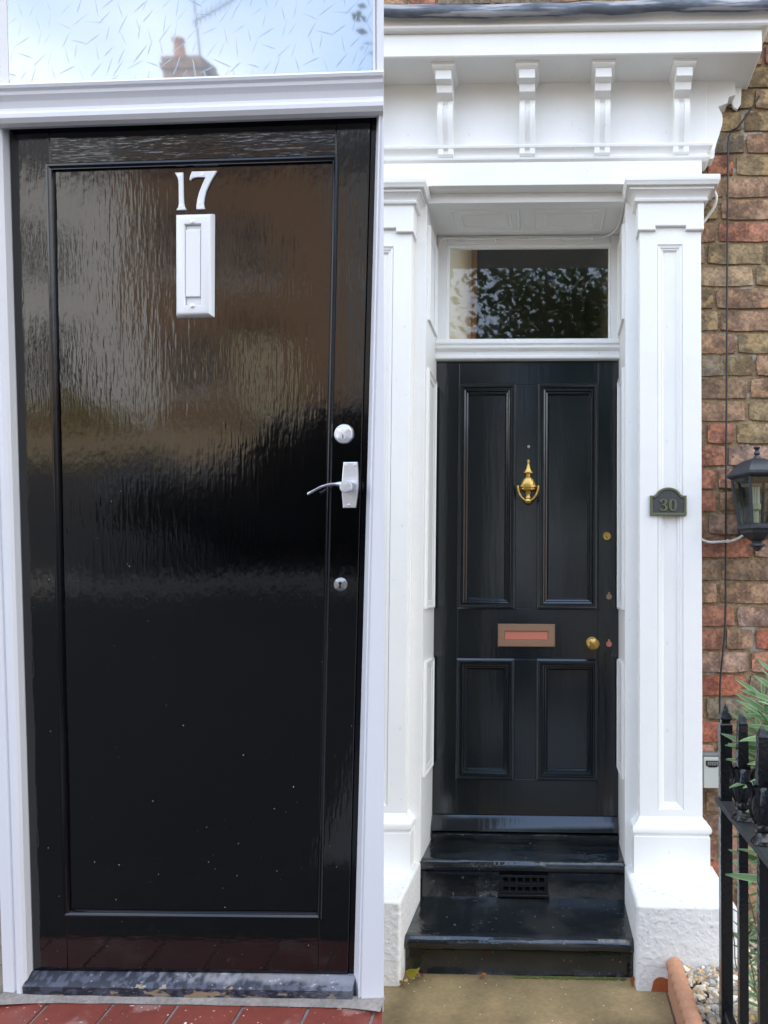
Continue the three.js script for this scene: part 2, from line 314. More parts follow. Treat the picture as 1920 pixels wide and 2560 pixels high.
// ------------------------------------------------------------ brick house wall
const XL = -.515, XR = .301;
{
  const w = thing('brick_wall', 'old brown and red brick wall of the house beside and above the white door surround', 'wall', [.9, 0, -.03]);
  mesh('mortar', [box(.56, 5.2, -.1, 7.4, -.30, -.031, .002), box(-5.2, -.84, -.1, 7.4, -.30, -.031, .002), box(-.838, .558, 3.5, 7.4, -.30, -.031, .002)], M.mortar, w);
  // worn bricks: a few irregular shapes shared by all
  function brickGeo(L, seed) {
    const r = rng(seed), H = .0835, D = .05, nx = L > .15 ? 4 : 2, ny = 2, o = [], P = [];
    for (let i = 0; i <= nx; i++) { P.push([]); for (let j = 0; j <= ny; j++) {
      const e = i === 0 || i === nx || j === 0 || j === ny, cnr = (i === 0 || i === nx) && (j === 0 || j === ny);
      let x = (i / nx - .5) * L, y = (j / ny - .5) * H; if (i > 0 && i < nx) x += (r() - .5) * L * .1; else x += (i ? -1 : 1) * r() * .004; if (j === 1) y += (r() - .5) * .014; else y += (j ? -1 : 1) * r() * .0035;
      if (cnr) { x *= 1 - r() * .05; y *= 1 - r() * .14; }
      P[i].push([x, y, e ? -.002 - r() * .003 : r() * .0024 - .0008]);
    } }
    const B = (p) => [p[0] * .985, p[1] * .97, -D];
    for (let i = 0; i < nx; i++) for (let j = 0; j < ny; j++) quad(o, P[i][j], P[i + 1][j], P[i + 1][j + 1], P[i][j + 1]);
    for (let i = 0; i < nx; i++) { quad(o, B(P[i][0]), B(P[i + 1][0]), P[i + 1][0], P[i][0]); quad(o, P[i][ny], P[i + 1][ny], B(P[i + 1][ny]), B(P[i][ny])); }
    for (let j = 0; j < ny; j++) { quad(o, B(P[0][j + 1]), B(P[0][j]), P[0][j], P[0][j + 1]); quad(o, P[nx][j + 1], P[nx][j], B(P[nx][j]), B(P[nx][j + 1])); }
    const g = tris(o, 1.1), uv = g.attributes.uv, du = r() * 3, dv = r() * 3; for (let k = 0; k < uv.count; k++) uv.setXY(k, uv.getX(k) + du, uv.getY(k) + dv); return g;
  }
  const long = [], short = []; for (let k = 0; k < 9; k++) { long.push(brickGeo(.226, 100 + k)); short.push(brickGeo(.108, 200 + k)); }
  const bm = (g, x, y, mat) => { const m = new THREE.Mesh(g, mat); m.name = 'brick'; m.castShadow = m.receiveShadow = true; m.position.set(x - .9, y, -.019 + .03 + R(-.003, .003)); m.rotation.z = R(-.012, .012); w.add(m); };
  const pick = y => { const r = rnd(); if (y > 1.9) return brickMats[r < .42 ? 1 : r < .62 ? 0 : r < .76 ? 6 : r < .88 ? 2 : r < .95 ? 4 : 3]; return brickMats[r < .16 ? 8 : r < .34 ? 3 : r < .50 ? 5 : r < .64 ? 7 : r < .78 ? 0 : r < .9 ? 4 : 6]; };
  const CH = .0925; let row = 0;
  const far = [], farBrick = (g, x, y, mat) => { const c = g.clone(), n = c.attributes.position.count, a = new Float32Array(n * 3), k = mat.color; for (let i = 0; i < n; i++) { a[3 * i] = k.r; a[3 * i + 1] = k.g; a[3 * i + 2] = k.b; } c.setAttribute('color', new THREE.BufferAttribute(a, 3)); c.rotateZ(R(-.012, .012)); c.translate(x, y, -.019 + R(-.003, .003)); far.push(c); };
  const fr = rng(4321), fill = (y, x, end, k) => { while (x < end) { const s = k++ % 2 === 0, L = s ? .226 : .108; if (x + L > end + .02) break; const r = fr(); farBrick((s ? long : short)[Math.floor(fr() * 9)], x + L / 2, y + .046, brickMats[y > 1.9 ? (r < .42 ? 1 : r < .62 ? 0 : r < .76 ? 6 : r < .88 ? 2 : 4) : (r < .1 ? 8 : r < .25 ? 3 : r < .4 ? 5 : r < .6 ? 7 : r < .78 ? 0 : 4)]); x += L + .0105; } };
  for (let y = .03; y < 3.95; y += CH, row++) {
    let x = (y > 3.54 ? -.98 : .50) - [.02, .10, .05, .17][row % 4] + R(-.012, .012), k = row;
    const end = y > 3.54 ? 1.25 : 1.30;
    while (x < end) { const s = (k++ % 3) !== 1 || rnd() < .15; const L = s ? .226 : .108; if (x + L > .585 || y > 3.54) bm((s ? long : short)[Math.floor(rnd() * 9)], x + L / 2, y + .046, pick(y)); x += L + .0095 + R(-.002, .003); }
    fill(y, x, 3.4, k); fill(y, -3.4 - (row % 2) * .06, y > 3.54 ? -1.11 : -.86, row);
  }
  for (let y = .03 + CH * row; y < 5.6; y += CH, row++) fill(y, -3.4 - (row % 2) * .06, 3.4, row);
  const bw = mesh('brickwork', far, S({ vertexColors: true, map: brickMap, roughness: .92, bumpMap: brickB, bumpScale: .0042 }), w); bw.userData = { kind: 'stuff' };
}

// ------------------------------------------------------------ white door surround
const ds = thing('door_surround', 'white painted classical door surround with bracketed cornice and two pilasters', 'surround', [-.107, 0, 0]);
{
  // body behind the trim
  mesh('wall_core', [box(.301, .56, .29, 3.0, -.30, 0, .002), box(-.84, -.515, .29, 3.0, -.30, 0, .002)], M.white, ds);
  mesh('lintel', box(-.84, .60, 2.968, 3.012, -.30, .002, .003), M.white, ds);
  const cor = mesh('cornice', [
    mould(-1.016, .802, -.02, .20, [[3.443, -.012], [3.443, -.004], [3.447, 0], [3.53, 0], [3.535, -.002], [3.5355, .018], [3.541, .024], [3.549, .024], [3.553, .019], [3.557, .019], [3.563, .021], [3.571, .027], [3.579, .037], [3.586, .046], [3.598, .046]], .45),
  ], M.white, ds);
  // lead dressed over the cornice, edge wavering
  {
    const o = [], N = 70, x0 = -1.09, x1 = .865, P = [[3.66, -.02], [3.632, .12], [3.622, .225], [3.612, .252], [3.597, .262], [3.58, .260], [3.566, .252], [3.563, .246]]; const pts = [];
    for (let i = 0; i <= N; i++) { const t = i / N, s = fbm(t, .3, 6, 4, 3, 300) - .5, q = fbm(t, .7, 22, 4, 3, 305) - .5; pts.push(P.map(([y, z], k) => [mix(x0, x1, t), y + (k > 3 ? s * .02 + q * .008 : s * .006), z + q * .010 + (k > 2 ? s * .012 : 0)])); }
    for (let i = 0; i < N; i++) for (let k = 0; k + 1 < P.length; k++) quad(o, pts[i][k], pts[i][k + 1], pts[i + 1][k + 1], pts[i + 1][k]);
    const e = pts[N], f = e.map(p => [p[0] - .02, p[1], p[2] - .03]); for (let k = 0; k + 1 < e.length; k++) quad(o, e[k], e[k + 1], f[k + 1], f[k]);
    mesh('lead_flashing', tris(o, 1.2), M.lead, ds).userData.label = 'dark grey dressed lead over the cornice';
  }
  mesh('frieze', box(-.838, .624, 3.158, 3.446, -.25, .04, .003), M.white, ds);
  mesh('bed_moulding', mould(-.838, .606, -.02, .04, [[3.102, .016], [3.112, .026], [3.120, .028], [3.125, .016], [3.133, .016], [3.146, .022], [3.156, .034], [3.165, .036], [3.169, .032], [3.17, .0]], .45), M.white, ds);
  mesh('architrave', [box(-.838, .600, 3.008, 3.104, -.02, .06, .004)], M.white, ds);
  // brackets
  const poly = g => [[.03, 3.444], [.150, 3.444], [.156, 3.436], [.156, 3.386], [.130, 3.378], [.124, 3.352], [.088, 3.340], [.090 - g, 3.33], [.102 - g, 3.308], [.105 - g, 3.286], [.102 - g, 3.26], [.092 - g, 3.225], [.080 - g, 3.19], [.073 - g, 3.16], [.071 - g, 3.135], [.071, 3.133], [.066, 3.124], [.03, 3.124]];
  for (const c of [-.745, -.429, -.1, .200, .515]) {
    const b = mesh('corbel', [runX(poly(0), c - .031, c - .010, .35), runX(poly(.007), c - .010, c + .010, .35), runX(poly(0), c + .010, c + .031, .35)], M.white, ds);
    mesh('corbel_cap', mould(c - .031, c + .031, .03, .156, [[3.420, .001], [3.424, .008], [3.430, .013], [3.436, .013], [3.439, .016], [3.4445, .016]], .5), M.white, b);
  }
  { // bracket on the end of the entablature
    const gs = [runX(poly(0), -.031, .031, .35)]; gs.forEach(g => { g.rotateY(Math.PI / 2); g.translate(.584, 0, .004); uvm(g); }); mesh('corbel', gs, M.white, ds);
    mesh('end_board', plate([[.66, 3.443], [.775, 3.443], [.772, 3.375], [.757, 3.352], [.742, 3.36], [.735, 3.385], [.716, 3.388], [.70, 3.362], [.685, 3.35], [.672, 3.36], [.664, 3.39]], -.018, -.004, .001), M.white, ds);
  }
  // pilasters
  function pilaster(x0, x1, mirror) {
    const p = mesh('pilaster', [plate(rect(x0, x1, .46, 2.93), .002, .07, .003, [rect(x0 + .073, x1 - .075, .53, 2.756).reverse()]), box(x0 + .01, x1 - .01, .48, 2.9, .0015, .03, 0)], M.white, ds);
    mesh('panel_moulding', ring(x0 + .073, x1 - .075, .53, 2.756, [[0, .0705], [.002, .068], [.010, .065], [.013, .061], [.017, .061], [.022, .056], [.024, .053]], true, .4), M.white, p);
    mesh('necking', plate([[x0 - .009, 2.81], [x0 + .062, 2.81], [x0 + .062, 2.826], [x1 - .062, 2.826], [x1 - .062, 2.81], [x1 + .009, 2.81], [x1 + .009, 2.925], [x0 - .009, 2.925]], .003, .084, .004), M.white, p);
    mesh('capital', mould(x0, x1, .0, .072, [[2.918, .013], [2.922, .022], [2.929, .024], [2.933, .019], [2.936, .019], [2.943, .022], [2.951, .030], [2.957, .036], [2.959, .043], [2.970, .043], [2.9705, .056], [2.980, .060], [2.984, .063], [3.004, .063], [3.0075, .060]], .4), M.white, p);
    mesh('base_moulding', mould(x0, x1, .0, .07, [[.282, .024], [.43, .024], [.434, .020], [.440, .021], [.447, .028], [.458, .030], [.468, .027], [.476, .016], [.484, .009], [.494, .004], [.502, .0]], .5), M.white, p);
    const a = mirror ? x0 - .05 : XR, b = mirror ? XL : x1 + .055;
    mesh('plinth', box(a, b, -.05, .291, -.02, .40, .012), M.stucco, p);
    return p;
  }
  pilaster(.350, .594, false); pilaster(-.807, -.563, true);
  // bare clay showing where the render is broken at the foot of the plinth
  { const h = []; for (let k = 0; k <= 10; k++) { const a = Math.PI * k / 10; h.push([.385 + .027 * Math.cos(a) + (k < 3 ? .004 : 0), .028 + .022 * Math.sin(a)]); } mesh('exposed_brick', plate([...h, [.352, .0], [.414, .0]], .396, .404, .001), M.rawBrick, ds).userData.label = 'bare orange clay at the foot of the plinth'; }
  // reveals and soffit
  const fr = [[0, 0], [.001, .010], [.008, .012], [.014, .007], [.020, .006], [.030, .004], [.034, .001]];
  for (const [side, x] of [[1, XL], [-1, XR]]) for (const [y0, y1] of [[2.50, 2.90], [1.30, 2.30], [.615, 1.085]]) {
    const g = ring(-.258, -.045, y0, y1, fr, false, .4), m = new THREE.Matrix4().set(0, 0, side, x, 0, 1, 0, 0, 1, 0, 0, 0, 0, 0, 0, 1); g.applyMatrix4(m); mesh('reveal_moulding', uvm(fin(g, .4)), M.white, ds);
  }
  for (const [a, b] of [[-.43, -.135], [-.07, .225]]) { const g = ring(a, b, -.24, -.05, [[0, 0], [.002, .006], [.008, .006], [.012, .002], [.035, .002], [.038, .006], [.046, .006], [.05, 0]], false, .4); g.applyMatrix4(new THREE.Matrix4().set(1, 0, 0, 0, 0, 0, -1, 2.968, 0, 1, 0, 0, 0, 0, 0, 1)); mesh('soffit_moulding', fin(g, .4), M.white, ds); }
}

// ------------------------------------------------------------ fanlight over the door
{
  const t = thing('transom_window', 'single pane window in white frame above the panelled black door', 'window', [-.107, 2.4, -.29]);
  mesh('frame', [box(-.5145, -.468, 2.497, 2.9675, -.34, -.284, .004), box(.262, .3005, 2.497, 2.9675, -.34, -.284, .004), box(-.468, .262, 2.926, 2.9675, -.34, -.284, .004), ring(-.4681, .2621, 2.4969, 2.9261, [[0, -.284], [.001, -.291], [.007, -.297], [.009, -.304]], false, .4)], M.white, t);
  mesh('transom_bar', runX([[-.34, 2.405], [-.272, 2.405], [-.268, 2.409], [-.268, 2.418], [-.276, 2.421], [-.276, 2.440], [-.271, 2.444], [-.262, 2.447], [-.258, 2.452], [-.258, 2.457], [-.270, 2.461], [-.270, 2.467], [-.260, 2.472], [-.260, 2.478], [-.272, 2.484], [-.280, 2.498], [-.34, 2.498]], -.5145, .3005, .4), M.white, t);
  mesh('pane', box(-.466, .260, 2.499, 2.924, -.318, -.314, 0), M.glass, t);
}
// hallway behind the glass
struct('hall_wall', box(-.56, -.50, .2, 4.4, -1.62, -.345, 0), M.cream, 'structure', 'cream wall just inside the window above the door');
struct('hall_trim', box(-.535, -.470, .2, 4.39, -1.665, -1.622, .003), M.bareWood, 'structure', 'worn bare wood strip at the end of the cream wall');
struct('hall_room', [box(.36, .42, .2, 4.4, -5.0, -1.5, 0), box(.36, .42, .2, 1.2, -1.5, -.345, 0), box(.36, .42, 3.5, 4.4, -1.5, -.345, 0), box(.36, .42, 1.2, 3.5, -.5, -.345, 0), box(-1.9, .42, .1, .2, -5.0, -.345, 0), box(-1.9, .42, 4.4, 4.46, -5.0, -.30, 0), box(-1.9, .42, .1, 4.46, -5.06, -5.0, 0), box(-1.96, -1.9, .1, 4.46, -5.06, -1.6, 0), box(-1.96, -.56, .1, 4.46, -1.62, -1.56, 0), box(.30, .36, .2, 4.46, -.40, -.345, 0), box(-.60, .42, 3.02, 4.46, -.345, -.305, 0)], M.hall, 'structure', 'dim grey hallway behind the window');

// ------------------------------------------------------------ panelled black door, number 30
{
  const d = thing('front_door', 'black four panelled front door with brass knocker above black steps', 'door', [-.107, .3, -.32]);
  const z0 = -.345, zf = -.300, x0 = -.5145, x1 = .3005;
  const A = [-.409, -.160], B = [-.055, .208];
  const dg = (a, b, y0, y1) => box(a, b, y0, y1, z0, zf, .0025);
  mesh('stile', dg(x0, A[0], .335, 2.404), M.door, d); mesh('stile', dg(B[1], x1, .335, 2.404), M.door, d);
  mesh('muntin', [dg(A[1], B[0], 1.30, 2.297), dg(A[1], B[0], .552, 1.075)], M.door, d);
  mesh('rail', dg(A[0], B[1], 2.297, 2.404), M.door, d); mesh('rail', dg(A[0], B[1], 1.075, 1.30), M.door, d); mesh('rail', dg(A[0], B[1], .335, .552), M.door, d);
  const pr = [[-.006, zf], [-.004, zf + .008], [.004, zf + .013], [.012, zf + .012], [.015, zf + .006], [.019, zf + .006], [.023, zf + .010], [.029, zf + .008], [.033, zf + .0], [.039, zf - .002], [.043, zf - .009], [.047, zf - .014]];
  for (const [[a, b], y0, y1] of [[A, 1.30, 2.297], [B, 1.30, 2.297], [A, .552, 1.075], [B, .552, 1.075]]) {
    const p = mesh('panel', box(a, b, y0, y1, zf - .03, zf - .013, 0), M.door, d); mesh('panel_moulding', ring(a, b, y0, y1, pr, false, .35), M.door, p);
  }
  mesh('weatherboard', runX([[zf + .0005, .398], [zf + .010, .396], [zf + .016, .388], [zf + .045, .346], [zf + .047, .338], [zf + .040, .334], [zf + .0005, .334]], x0 + .004, x1 - .003, .5), M.door, d);
  // knocker: half urn and drop ring
  const k = mesh('knocker', (() => { const g = lathe([[.0005, 1.962], [.006, 1.957], [.007, 1.95], [.004, 1.942], [.007, 1.934], [.010, 1.922], [.015, 1.912], [.022, 1.904], [.022, 1.899], [.010, 1.897], [.0095, 1.884], [.014, 1.882], [.024, 1.872], [.032, 1.858], [.036, 1.846], [.041, 1.844], [.0415, 1.836], [.037, 1.833], [.036, 1.826], [.028, 1.820], [.016, 1.818], [.011, 1.81], [.009, 1.800], [.011, 1.794], [.016, 1.789], [.009, 1.783], [.004, 1.778], [.0005, 1.776]], 28, .7); g.scale(1, 1, .55); g.translate(-.1, 0, zf + .004); return uvm(g); })(), M.brass, d);
  const arc = []; for (let i = 0; i <= 24; i++) { const a = Math.PI * i / 24; arc.push([-.1 - .045 * Math.cos(a) * (1 - .12 * Math.sin(a)), 1.842 - .068 * Math.pow(Math.sin(a), .8), zf + .022]); }
  mesh('drop_ring', [tube(arc, .0052, 48, 8), (() => { const g = lathe([[.0005, .012], [.012, .009], [.018, 0], [.012, -.009], [.0005, -.014]], 18); g.scale(1, 1, .5); g.translate(-.1, 1.774, zf + .021); return uvm(g); })()], M.brass, k);
  mesh('spyhole', latheZ([[.006, 0], [.0065, .004], [.0045, .006], [.0001, .006]], -.099, 2.018, zf), M.steel, d);
  const lp = mesh('letter_plate', [ring(-.231, .0225, 1.131, 1.232, [[0, zf], [.0, zf + .008], [.003, zf + .012], [.030, zf + .012], [.032, zf + .008], [.0335, zf + .004]], false, .4)], M.dullBrass, d);
  mesh('flap', plate(rect(-.199, -.010, 1.1635, 1.1995), zf + .001, zf + .0055, .001), M.copper, lp);
  mesh('door_knob', latheZ([[.0275, 0], [.0275, .004], [.022, .008], [.013, .012], [.012, .022], [.016, .028], [.025, .034], [.0285, .043], [.0275, .053], [.021, .060], [.0001, .063]], .186, 1.149, zf, 28), M.brass, d);
  const cy = mesh('lock_cylinder', latheZ([[.0195, 0], [.0195, .006], [.017, .009], [.0145, .0085], [.0140, .0075], [.0001, .0075]], .248, 1.621, zf), M.brass, d);
  mesh('keyway', box(.2465, .2495, 1.610, 1.620, zf + .007, zf + .0085, .0005), M.dark, cy);
  for (const [y, m] of [[1.358, M.dullBrass], [1.150, M.copper]]) mesh('keyhole_cover', [latheZ([[.0125, 0], [.0125, .003], [.0001, .0035]], .259, y - .004, zf), latheZ([[.0045, 0], [.0045, .004], [.0001, .0045]], .259, y + .012, zf, 12)], m, d);
}

// ------------------------------------------------------------ black painted steps
{
  const s = thing('entrance_steps', 'glossy black painted stone steps with an air grille below the panelled door', 'steps', [-.107, 0, .1]);
  const nose = (zn, y, n = 8, rr = .024) => { const a = []; for (let i = 0; i <= n; i++) { const t = Math.PI * (.5 - i / n * .95); a.push([zn - rr + rr * Math.cos(t), y - rr + rr * Math.sin(t)]); } return a; };
  function step(zb, zn, y0, y1, name, x0, x1) {
    // gently worn surface: subdivided along x
    const prof = [[zb, y1 + .004], [mix(zb, zn, .3), y1 + .001], [mix(zb, zn, .65), y1 - .001], [zn - .05, y1], ...nose(zn, y1 + .001), [zn - .030, y1 - .054], [zn - .032, (y0 + y1) / 2 - .01], [zn - .027, y0 + .018], [zn - .018, y0 + .006], [zn - .014, y0]];
    const N = 40, o = [], pts = []; for (let i = 0; i <= N; i++) { const t = i / N; pts.push(prof.map(([z, y], k) => { const f = (fbm(t, k * .13, 7, 5, 3, 400 + k) - .5), wv = (fbm(t, .5, 3, 3, 2, 420) - .5); return [mix(x0, x1, t), y + f * .005 + wv * .006, z + f * .006 + wv * .006 * (k > 3 ? 1 : 0)]; })); }
    for (let i = 0; i < N; i++) for (let k = 0; k + 1 < prof.length; k++) quad(o, pts[i][k], pts[i][k + 1], pts[i + 1][k + 1], pts[i + 1][k]);
    return mesh(name, tris(o, 1.0), M.step, s);
  }
  mesh('threshold', runX([[-.345, .25], [-.345, .333], [-.262, .328], [-.255, .322], [-.255, .308], [-.268, .304], [-.268, .25]], x0T(), .3006, .5), M.step, s);
  function x0T() { return -.5146; }
  const top = step(-.30, -.012, .125, .292, 'top_step', -.5149, .3009);
  step(-.06, .335, -.02, .138, 'bottom_step', -.514, .3005);
  const hol = []; const gx = -.2000, gw = .196, n = 6; for (let i = 0; i < n; i++) for (let j = 0; j < 2; j++) { const cx = gx + .012 + (i + .5) * (gw - .024) / n, cyy = .182 + j * .034; hol.push(rect(cx - .0098, cx + .0098, cyy - .0098, cyy + .0098).reverse()); }
  const pl = plate(rect(gx, gx + gw, .160, .236), -.044, -.022, .0015, hol);
  mesh('air_grille', [pl, ...[.182, .216].map(c => runX([[-.043, c - .0098], [-.0255, c - .0095], [-.043, c + .003]], gx + .008, gx + gw - .008)), box(gx - .006, gx + gw + .006, .150, .160, -.045, -.016, .002)], M.iron, top);
}

// ------------------------------------------------------------ number 30 plaque
const loader = new FontLoader();
const serif = await loader.loadAsync('fonts/droid/droid_serif_bold.typeface.json');
{
  const t = thing('number_plaque', 'dark arched house plaque with raised number 30 on white pilaster', 'plaque', [.4615, 1.674, .071]);
  const out = (e) => { const p = [[.390 + e, 1.674 + e], [.533 - e, 1.674 + e], [.533 - e, 1.752 - e * .8]]; const n = 14; p.push([.518 - e * .6, 1.752 - e]); for (let i = 0; i <= n; i++) { const a = Math.PI * (.12 + .76 * i / n); p.push([.4615 + (.052 - e) * Math.cos(a) * 1.0, 1.742 + (.042 - e) * Math.sin(a)]); } p.push([.405 + e * .6, 1.752 - e], [.390 + e, 1.752 - e * .8]); return p; };
  mesh('back_plate', plate(out(.004), .0705, .078, .001), M.plaqueField, t);
  mesh('rim', plate(out(0), .0705, .082, .0015, [out(.0095).reverse()]), M.plaqueRim, t);
  const g = new TextGeometry('30', { font: serif, size: .046, depth: .003, bevelEnabled: true, bevelThickness: .001, bevelSize: .0006, bevelSegments: 1, curveSegments: 8 });
  g.computeBoundingBox(); const b = g.boundingBox; g.translate(.4615 - (b.min.x + b.max.x) / 2, 1.691, .0785); mesh('numerals', fin(g, .5), M.plaqueRim, t);
  for (const x of [.408, .515]) mesh('screw', dome(x, 1.712, .078, .0028, .0015), M.plaqueField, t);
}

// ------------------------------------------------------------ wall lantern
{
  const cx = .795, cz = .125, t = thing('wall_lantern', 'black six sided carriage lantern with low energy bulb on the brick wall', 'lantern', [cx, 1.55, .0]);
  const hex = pts => { const g = lathe(pts, 6, .3, Math.PI / 6); g.translate(cx, 0, cz); return uvm(g); };
  const lt = pts => { const g = lathe(pts, 20, .8); g.translate(cx, 0, cz); return uvm(g); };
  mesh('roof', [hex([[.020, 1.888], [.038, 1.885], [.060, 1.876], [.080, 1.862], [.096, 1.846], [.106, 1.832], [.120, 1.826], [.120, 1.820], [.117, 1.815], [.100, 1.806], [.094, 1.806], [.02, 1.83]])], M.lanternBlack, t);
  mesh('finial', lt([[.0005, 1.938], [.011, 1.936], [.013, 1.931], [.009, 1.926], [.006, 1.920], [.011, 1.913], [.012, 1.908], [.008, 1.902], [.011, 1.896], [.020, 1.889], [.022, 1.880], [.001, 1.878]]), M.lanternBlack, t);
    for (let k = 0; k < 6; k++) { const a = Math.PI / 6 + k * Math.PI / 3, b = a + Math.PI / 3, s = Math.sin, c = Math.cos; const T = .096, Bm = .068;
    mesh('glazing_bar', tube([[cx + T * s(a), 1.808, cz + T * c(a)], [cx + (T + Bm) / 2 * s(a), 1.715, cz + (T + Bm) / 2 * c(a)], [cx + Bm * s(a), 1.625, cz + Bm * c(a)]], .006, 4, 6), M.lanternBlack, t);
    const o = []; quad(o, [cx + Bm * s(a), 1.628, cz + Bm * c(a)], [cx + Bm * s(b), 1.628, cz + Bm * c(b)], [cx + T * s(b), 1.806, cz + T * c(b)], [cx + T * s(a), 1.806, cz + T * c(a)]);
    mesh('pane', tris(o), M.smokedGlass, t); }
  mesh('base', [hex([[.001, 1.632], [.072, 1.632], [.078, 1.628], [.078, 1.616], [.070, 1.610], [.066, 1.60], [.046, 1.586], [.030, 1.574], [.020, 1.570], [.018, 1.562], [.030, 1.560], [.032, 1.552], [.018, 1.546], [.012, 1.536], [.001, 1.53]])], M.lanternBlack, t);
  mesh('back_plate', [box(cx - .04, cx + .04, 1.60, 1.80, -.012, .006, .004), box(cx - .012, cx + .012, 1.64, 1.665, .004, cz - .05, .004)], M.lanternBlack, t);
  const bl = mesh('bulb', [0, 1, 2].map(k => tube([[cx - .008 + (k - 1) * .010, 1.712, cz + .004], [cx - .008 + (k - 1) * .010, 1.772, cz + .004], [cx - .005 + (k - 1) * .010, 1.778, cz], [cx - .003 + (k - 1) * .010, 1.772, cz - .004], [cx - .003 + (k - 1) * .010, 1.712, cz - .004]], .0043, 24, 8)), M.bulb, t);
  mesh('bulb_base', (() => { const g = lathe([[.001, 1.716], [.020, 1.714], [.020, 1.692], [.012, 1.684], [.012, 1.64], [.001, 1.64]], 20, .5); g.translate(cx - .006, 0, cz); return uvm(g); })(), M.bulbBase, bl);
}
// ------------------------------------------------------------ wires
one('black_cable', 'thin black cable running down the brick wall beside the pilaster', 'cable', tube([[.845, 3.40, .004], [.80, 3.33, .004], [.752, 3.265, .002], [.722, 3.24, -.001], [.717, 3.05, -.004], [.714, 2.75, -.004], [.711, 2.484, -.004], [.709, 2.2, -.003], [.706, 1.9, -.004], [.703, 1.504, -.004], [.700, 1.25, -.004], [.688, 1.12, .0], [.679, 1.02, .0], [.676, .85, .0], [.675, .3, .0]], .0042, 120, 6), M.cable, [.71, .3, 0]);
{
  const t = thing('lantern_cable', 'white cable looping from the pilaster to the wall lantern', 'cable', [.69, 1.57, 0]);
  mesh('sheath', tube([[.590, 1.605, .0], [.605, 1.586, .003], [.635, 1.575, .004], [.68, 1.576, .004], [.72, 1.579, .004], [.748, 1.588, .006], [.770, 1.604, .02]], .0052, 50, 8), M.whiteCable, t);
  mesh('clip', box(.703, .713, 1.571, 1.586, -.012, .011, .003), M.whiteCable, t);
}
{
  const t = thing('fanlight_cable', 'thin white cable clipped along the top of the window frame above the door', 'cable', [-.1, 2.94, -.27]);
  mesh('sheath', [tube([[-.505, 2.90, -.279], [-.500, 2.938, -.277], [-.47, 2.952, -.277], [-.36, 2.948, -.277], [-.25, 2.951, -.278], [-.12, 2.946, -.278], [0, 2.951, -.278], [.12, 2.946, -.277], [.22, 2.951, -.274], [.272, 2.957, -.24], [.292, 2.962, -.15], [.294, 2.962, -.05], [.296, 2.975, .012], [.289, 2.990, .03], [.282, 3.0, .045]], .0042, 120, 6)], M.white, t);
  for (const x of [-.40, -.25, -.10, .05, .18]) mesh('clip', box(x - .005, x + .005, 2.940, 2.958, -.2845, -.272, .002), M.white, t);
}
one('capital_cable', 'short white cable bowing from the right hand capital to the wall', 'cable', tube([[.655, 2.995, .03], [.664, 2.965, .03], [.655, 2.93, .02], [.63, 2.895, .005], [.606, 2.868, .0]], .006, 30, 8), M.whiteCable, [.64, 2.87, 0]);
// ------------------------------------------------------------ key safe
{
  const t = thing('key_safe', 'small pale grey key safe box with dark number dials on brick wall', 'key safe', [.64, .605, 0]);
  mesh('case', box(.602, .676, .600, .738, -.02, .026, .006), M.boxEdge, t);
  mesh('cover', box(.6055, .672, .604, .724, .0265, .034, .004), M.boxGrey, t);
  const dw = mesh('dial_window', plate([[.614, .712], [.667, .712], [.667, .694], [.655, .686], [.626, .686], [.614, .694]], .0338, .0362, .0008), M.dark, t);
  for (let k = 0; k < 5; k++) mesh('dial', box(.6205 + k * .0085, .627 + k * .0085, .694, .708, .0355, .0385, .001), M.steel, dw);
}
// ------------------------------------------------------------ iron railing beside the bed
{
  const X = .529, t = thing('iron_railing', 'black cast iron railing with spiked post beside the gravel bed', 'railing', [X, 0, 1.3]);
  const sq = (pts, x, z, rot = Math.PI / 4) => { const g = lathe(pts.map(([r, y]) => [r * 1.414, y]), 4, .3); g.rotateY(rot); g.translate(x, 0, z); return uvm(g); };
  const po = mesh('post', box(X - .0175, X + .0175, -.04, .975, .7325, .7675, .003), M.iron, t);
  mesh('spike', sq([[.001, 1.034], [.0165, .994], [.018, .989], [.013, .985], [.012, .978], [.018, .972], [.018, .945], [.0190, .944], [.0190, .936], [.001, .936]], X, .75), M.iron, po);
  mesh('top_rail', box(X - .024, X + .024, .728, .746, .71, 3.0, .003), M.ironWorn, t);
  mesh('lower_rail', box(X - .011, X + .011, .118, .136, .768, 3.0, .003), M.iron, t);
  const fin1 = (x, z) => { const g = lathe([[.001, .925], [.010, .92], [.0145, .905], [.012, .885], [.018, .875], [.027, .855], [.030, .832], [.026, .81], [.017, .796], [.020, .788], [.020, .78], [.016, .774], [.019, .765], [.028, .757], [.030, .748], [.026, .7465]], 18, .6); g.translate(x, 0, z); return uvm(g); };
  let k = 0; for (const z of [.955, 1.158, 1.36, 1.56, 1.76, 1.96, 2.16, 2.36, 2.56, 2.76]) {
    const b = mesh('baluster', box(X - .0125, X + .0125, -.04, .7275, z - .0125, z + .0125, .002), M.iron, t);
    const leaf = []; for (let q = 0; q < 6; q++) { const a = q * Math.PI / 3 + .3, s = Math.sin(a), c = Math.cos(a); leaf.push(tube([[X + .014 * s, .795, z + .014 * c], [X + .028 * s, .83, z + .028 * c], [X + .026 * s, .87, z + .026 * c], [X + .034 * s, .892, z + .034 * c]], .0075, 8, 5)); }
    mesh('finial', [fin1(X, z), sq([[.001, 1.035], [.006, 1.028], [.0125, 1.008], [.0125, .99], [.015, .90], [.010, .88], [.001, .88]], X, z), ...leaf], M.iron, b); k++;
  }
}
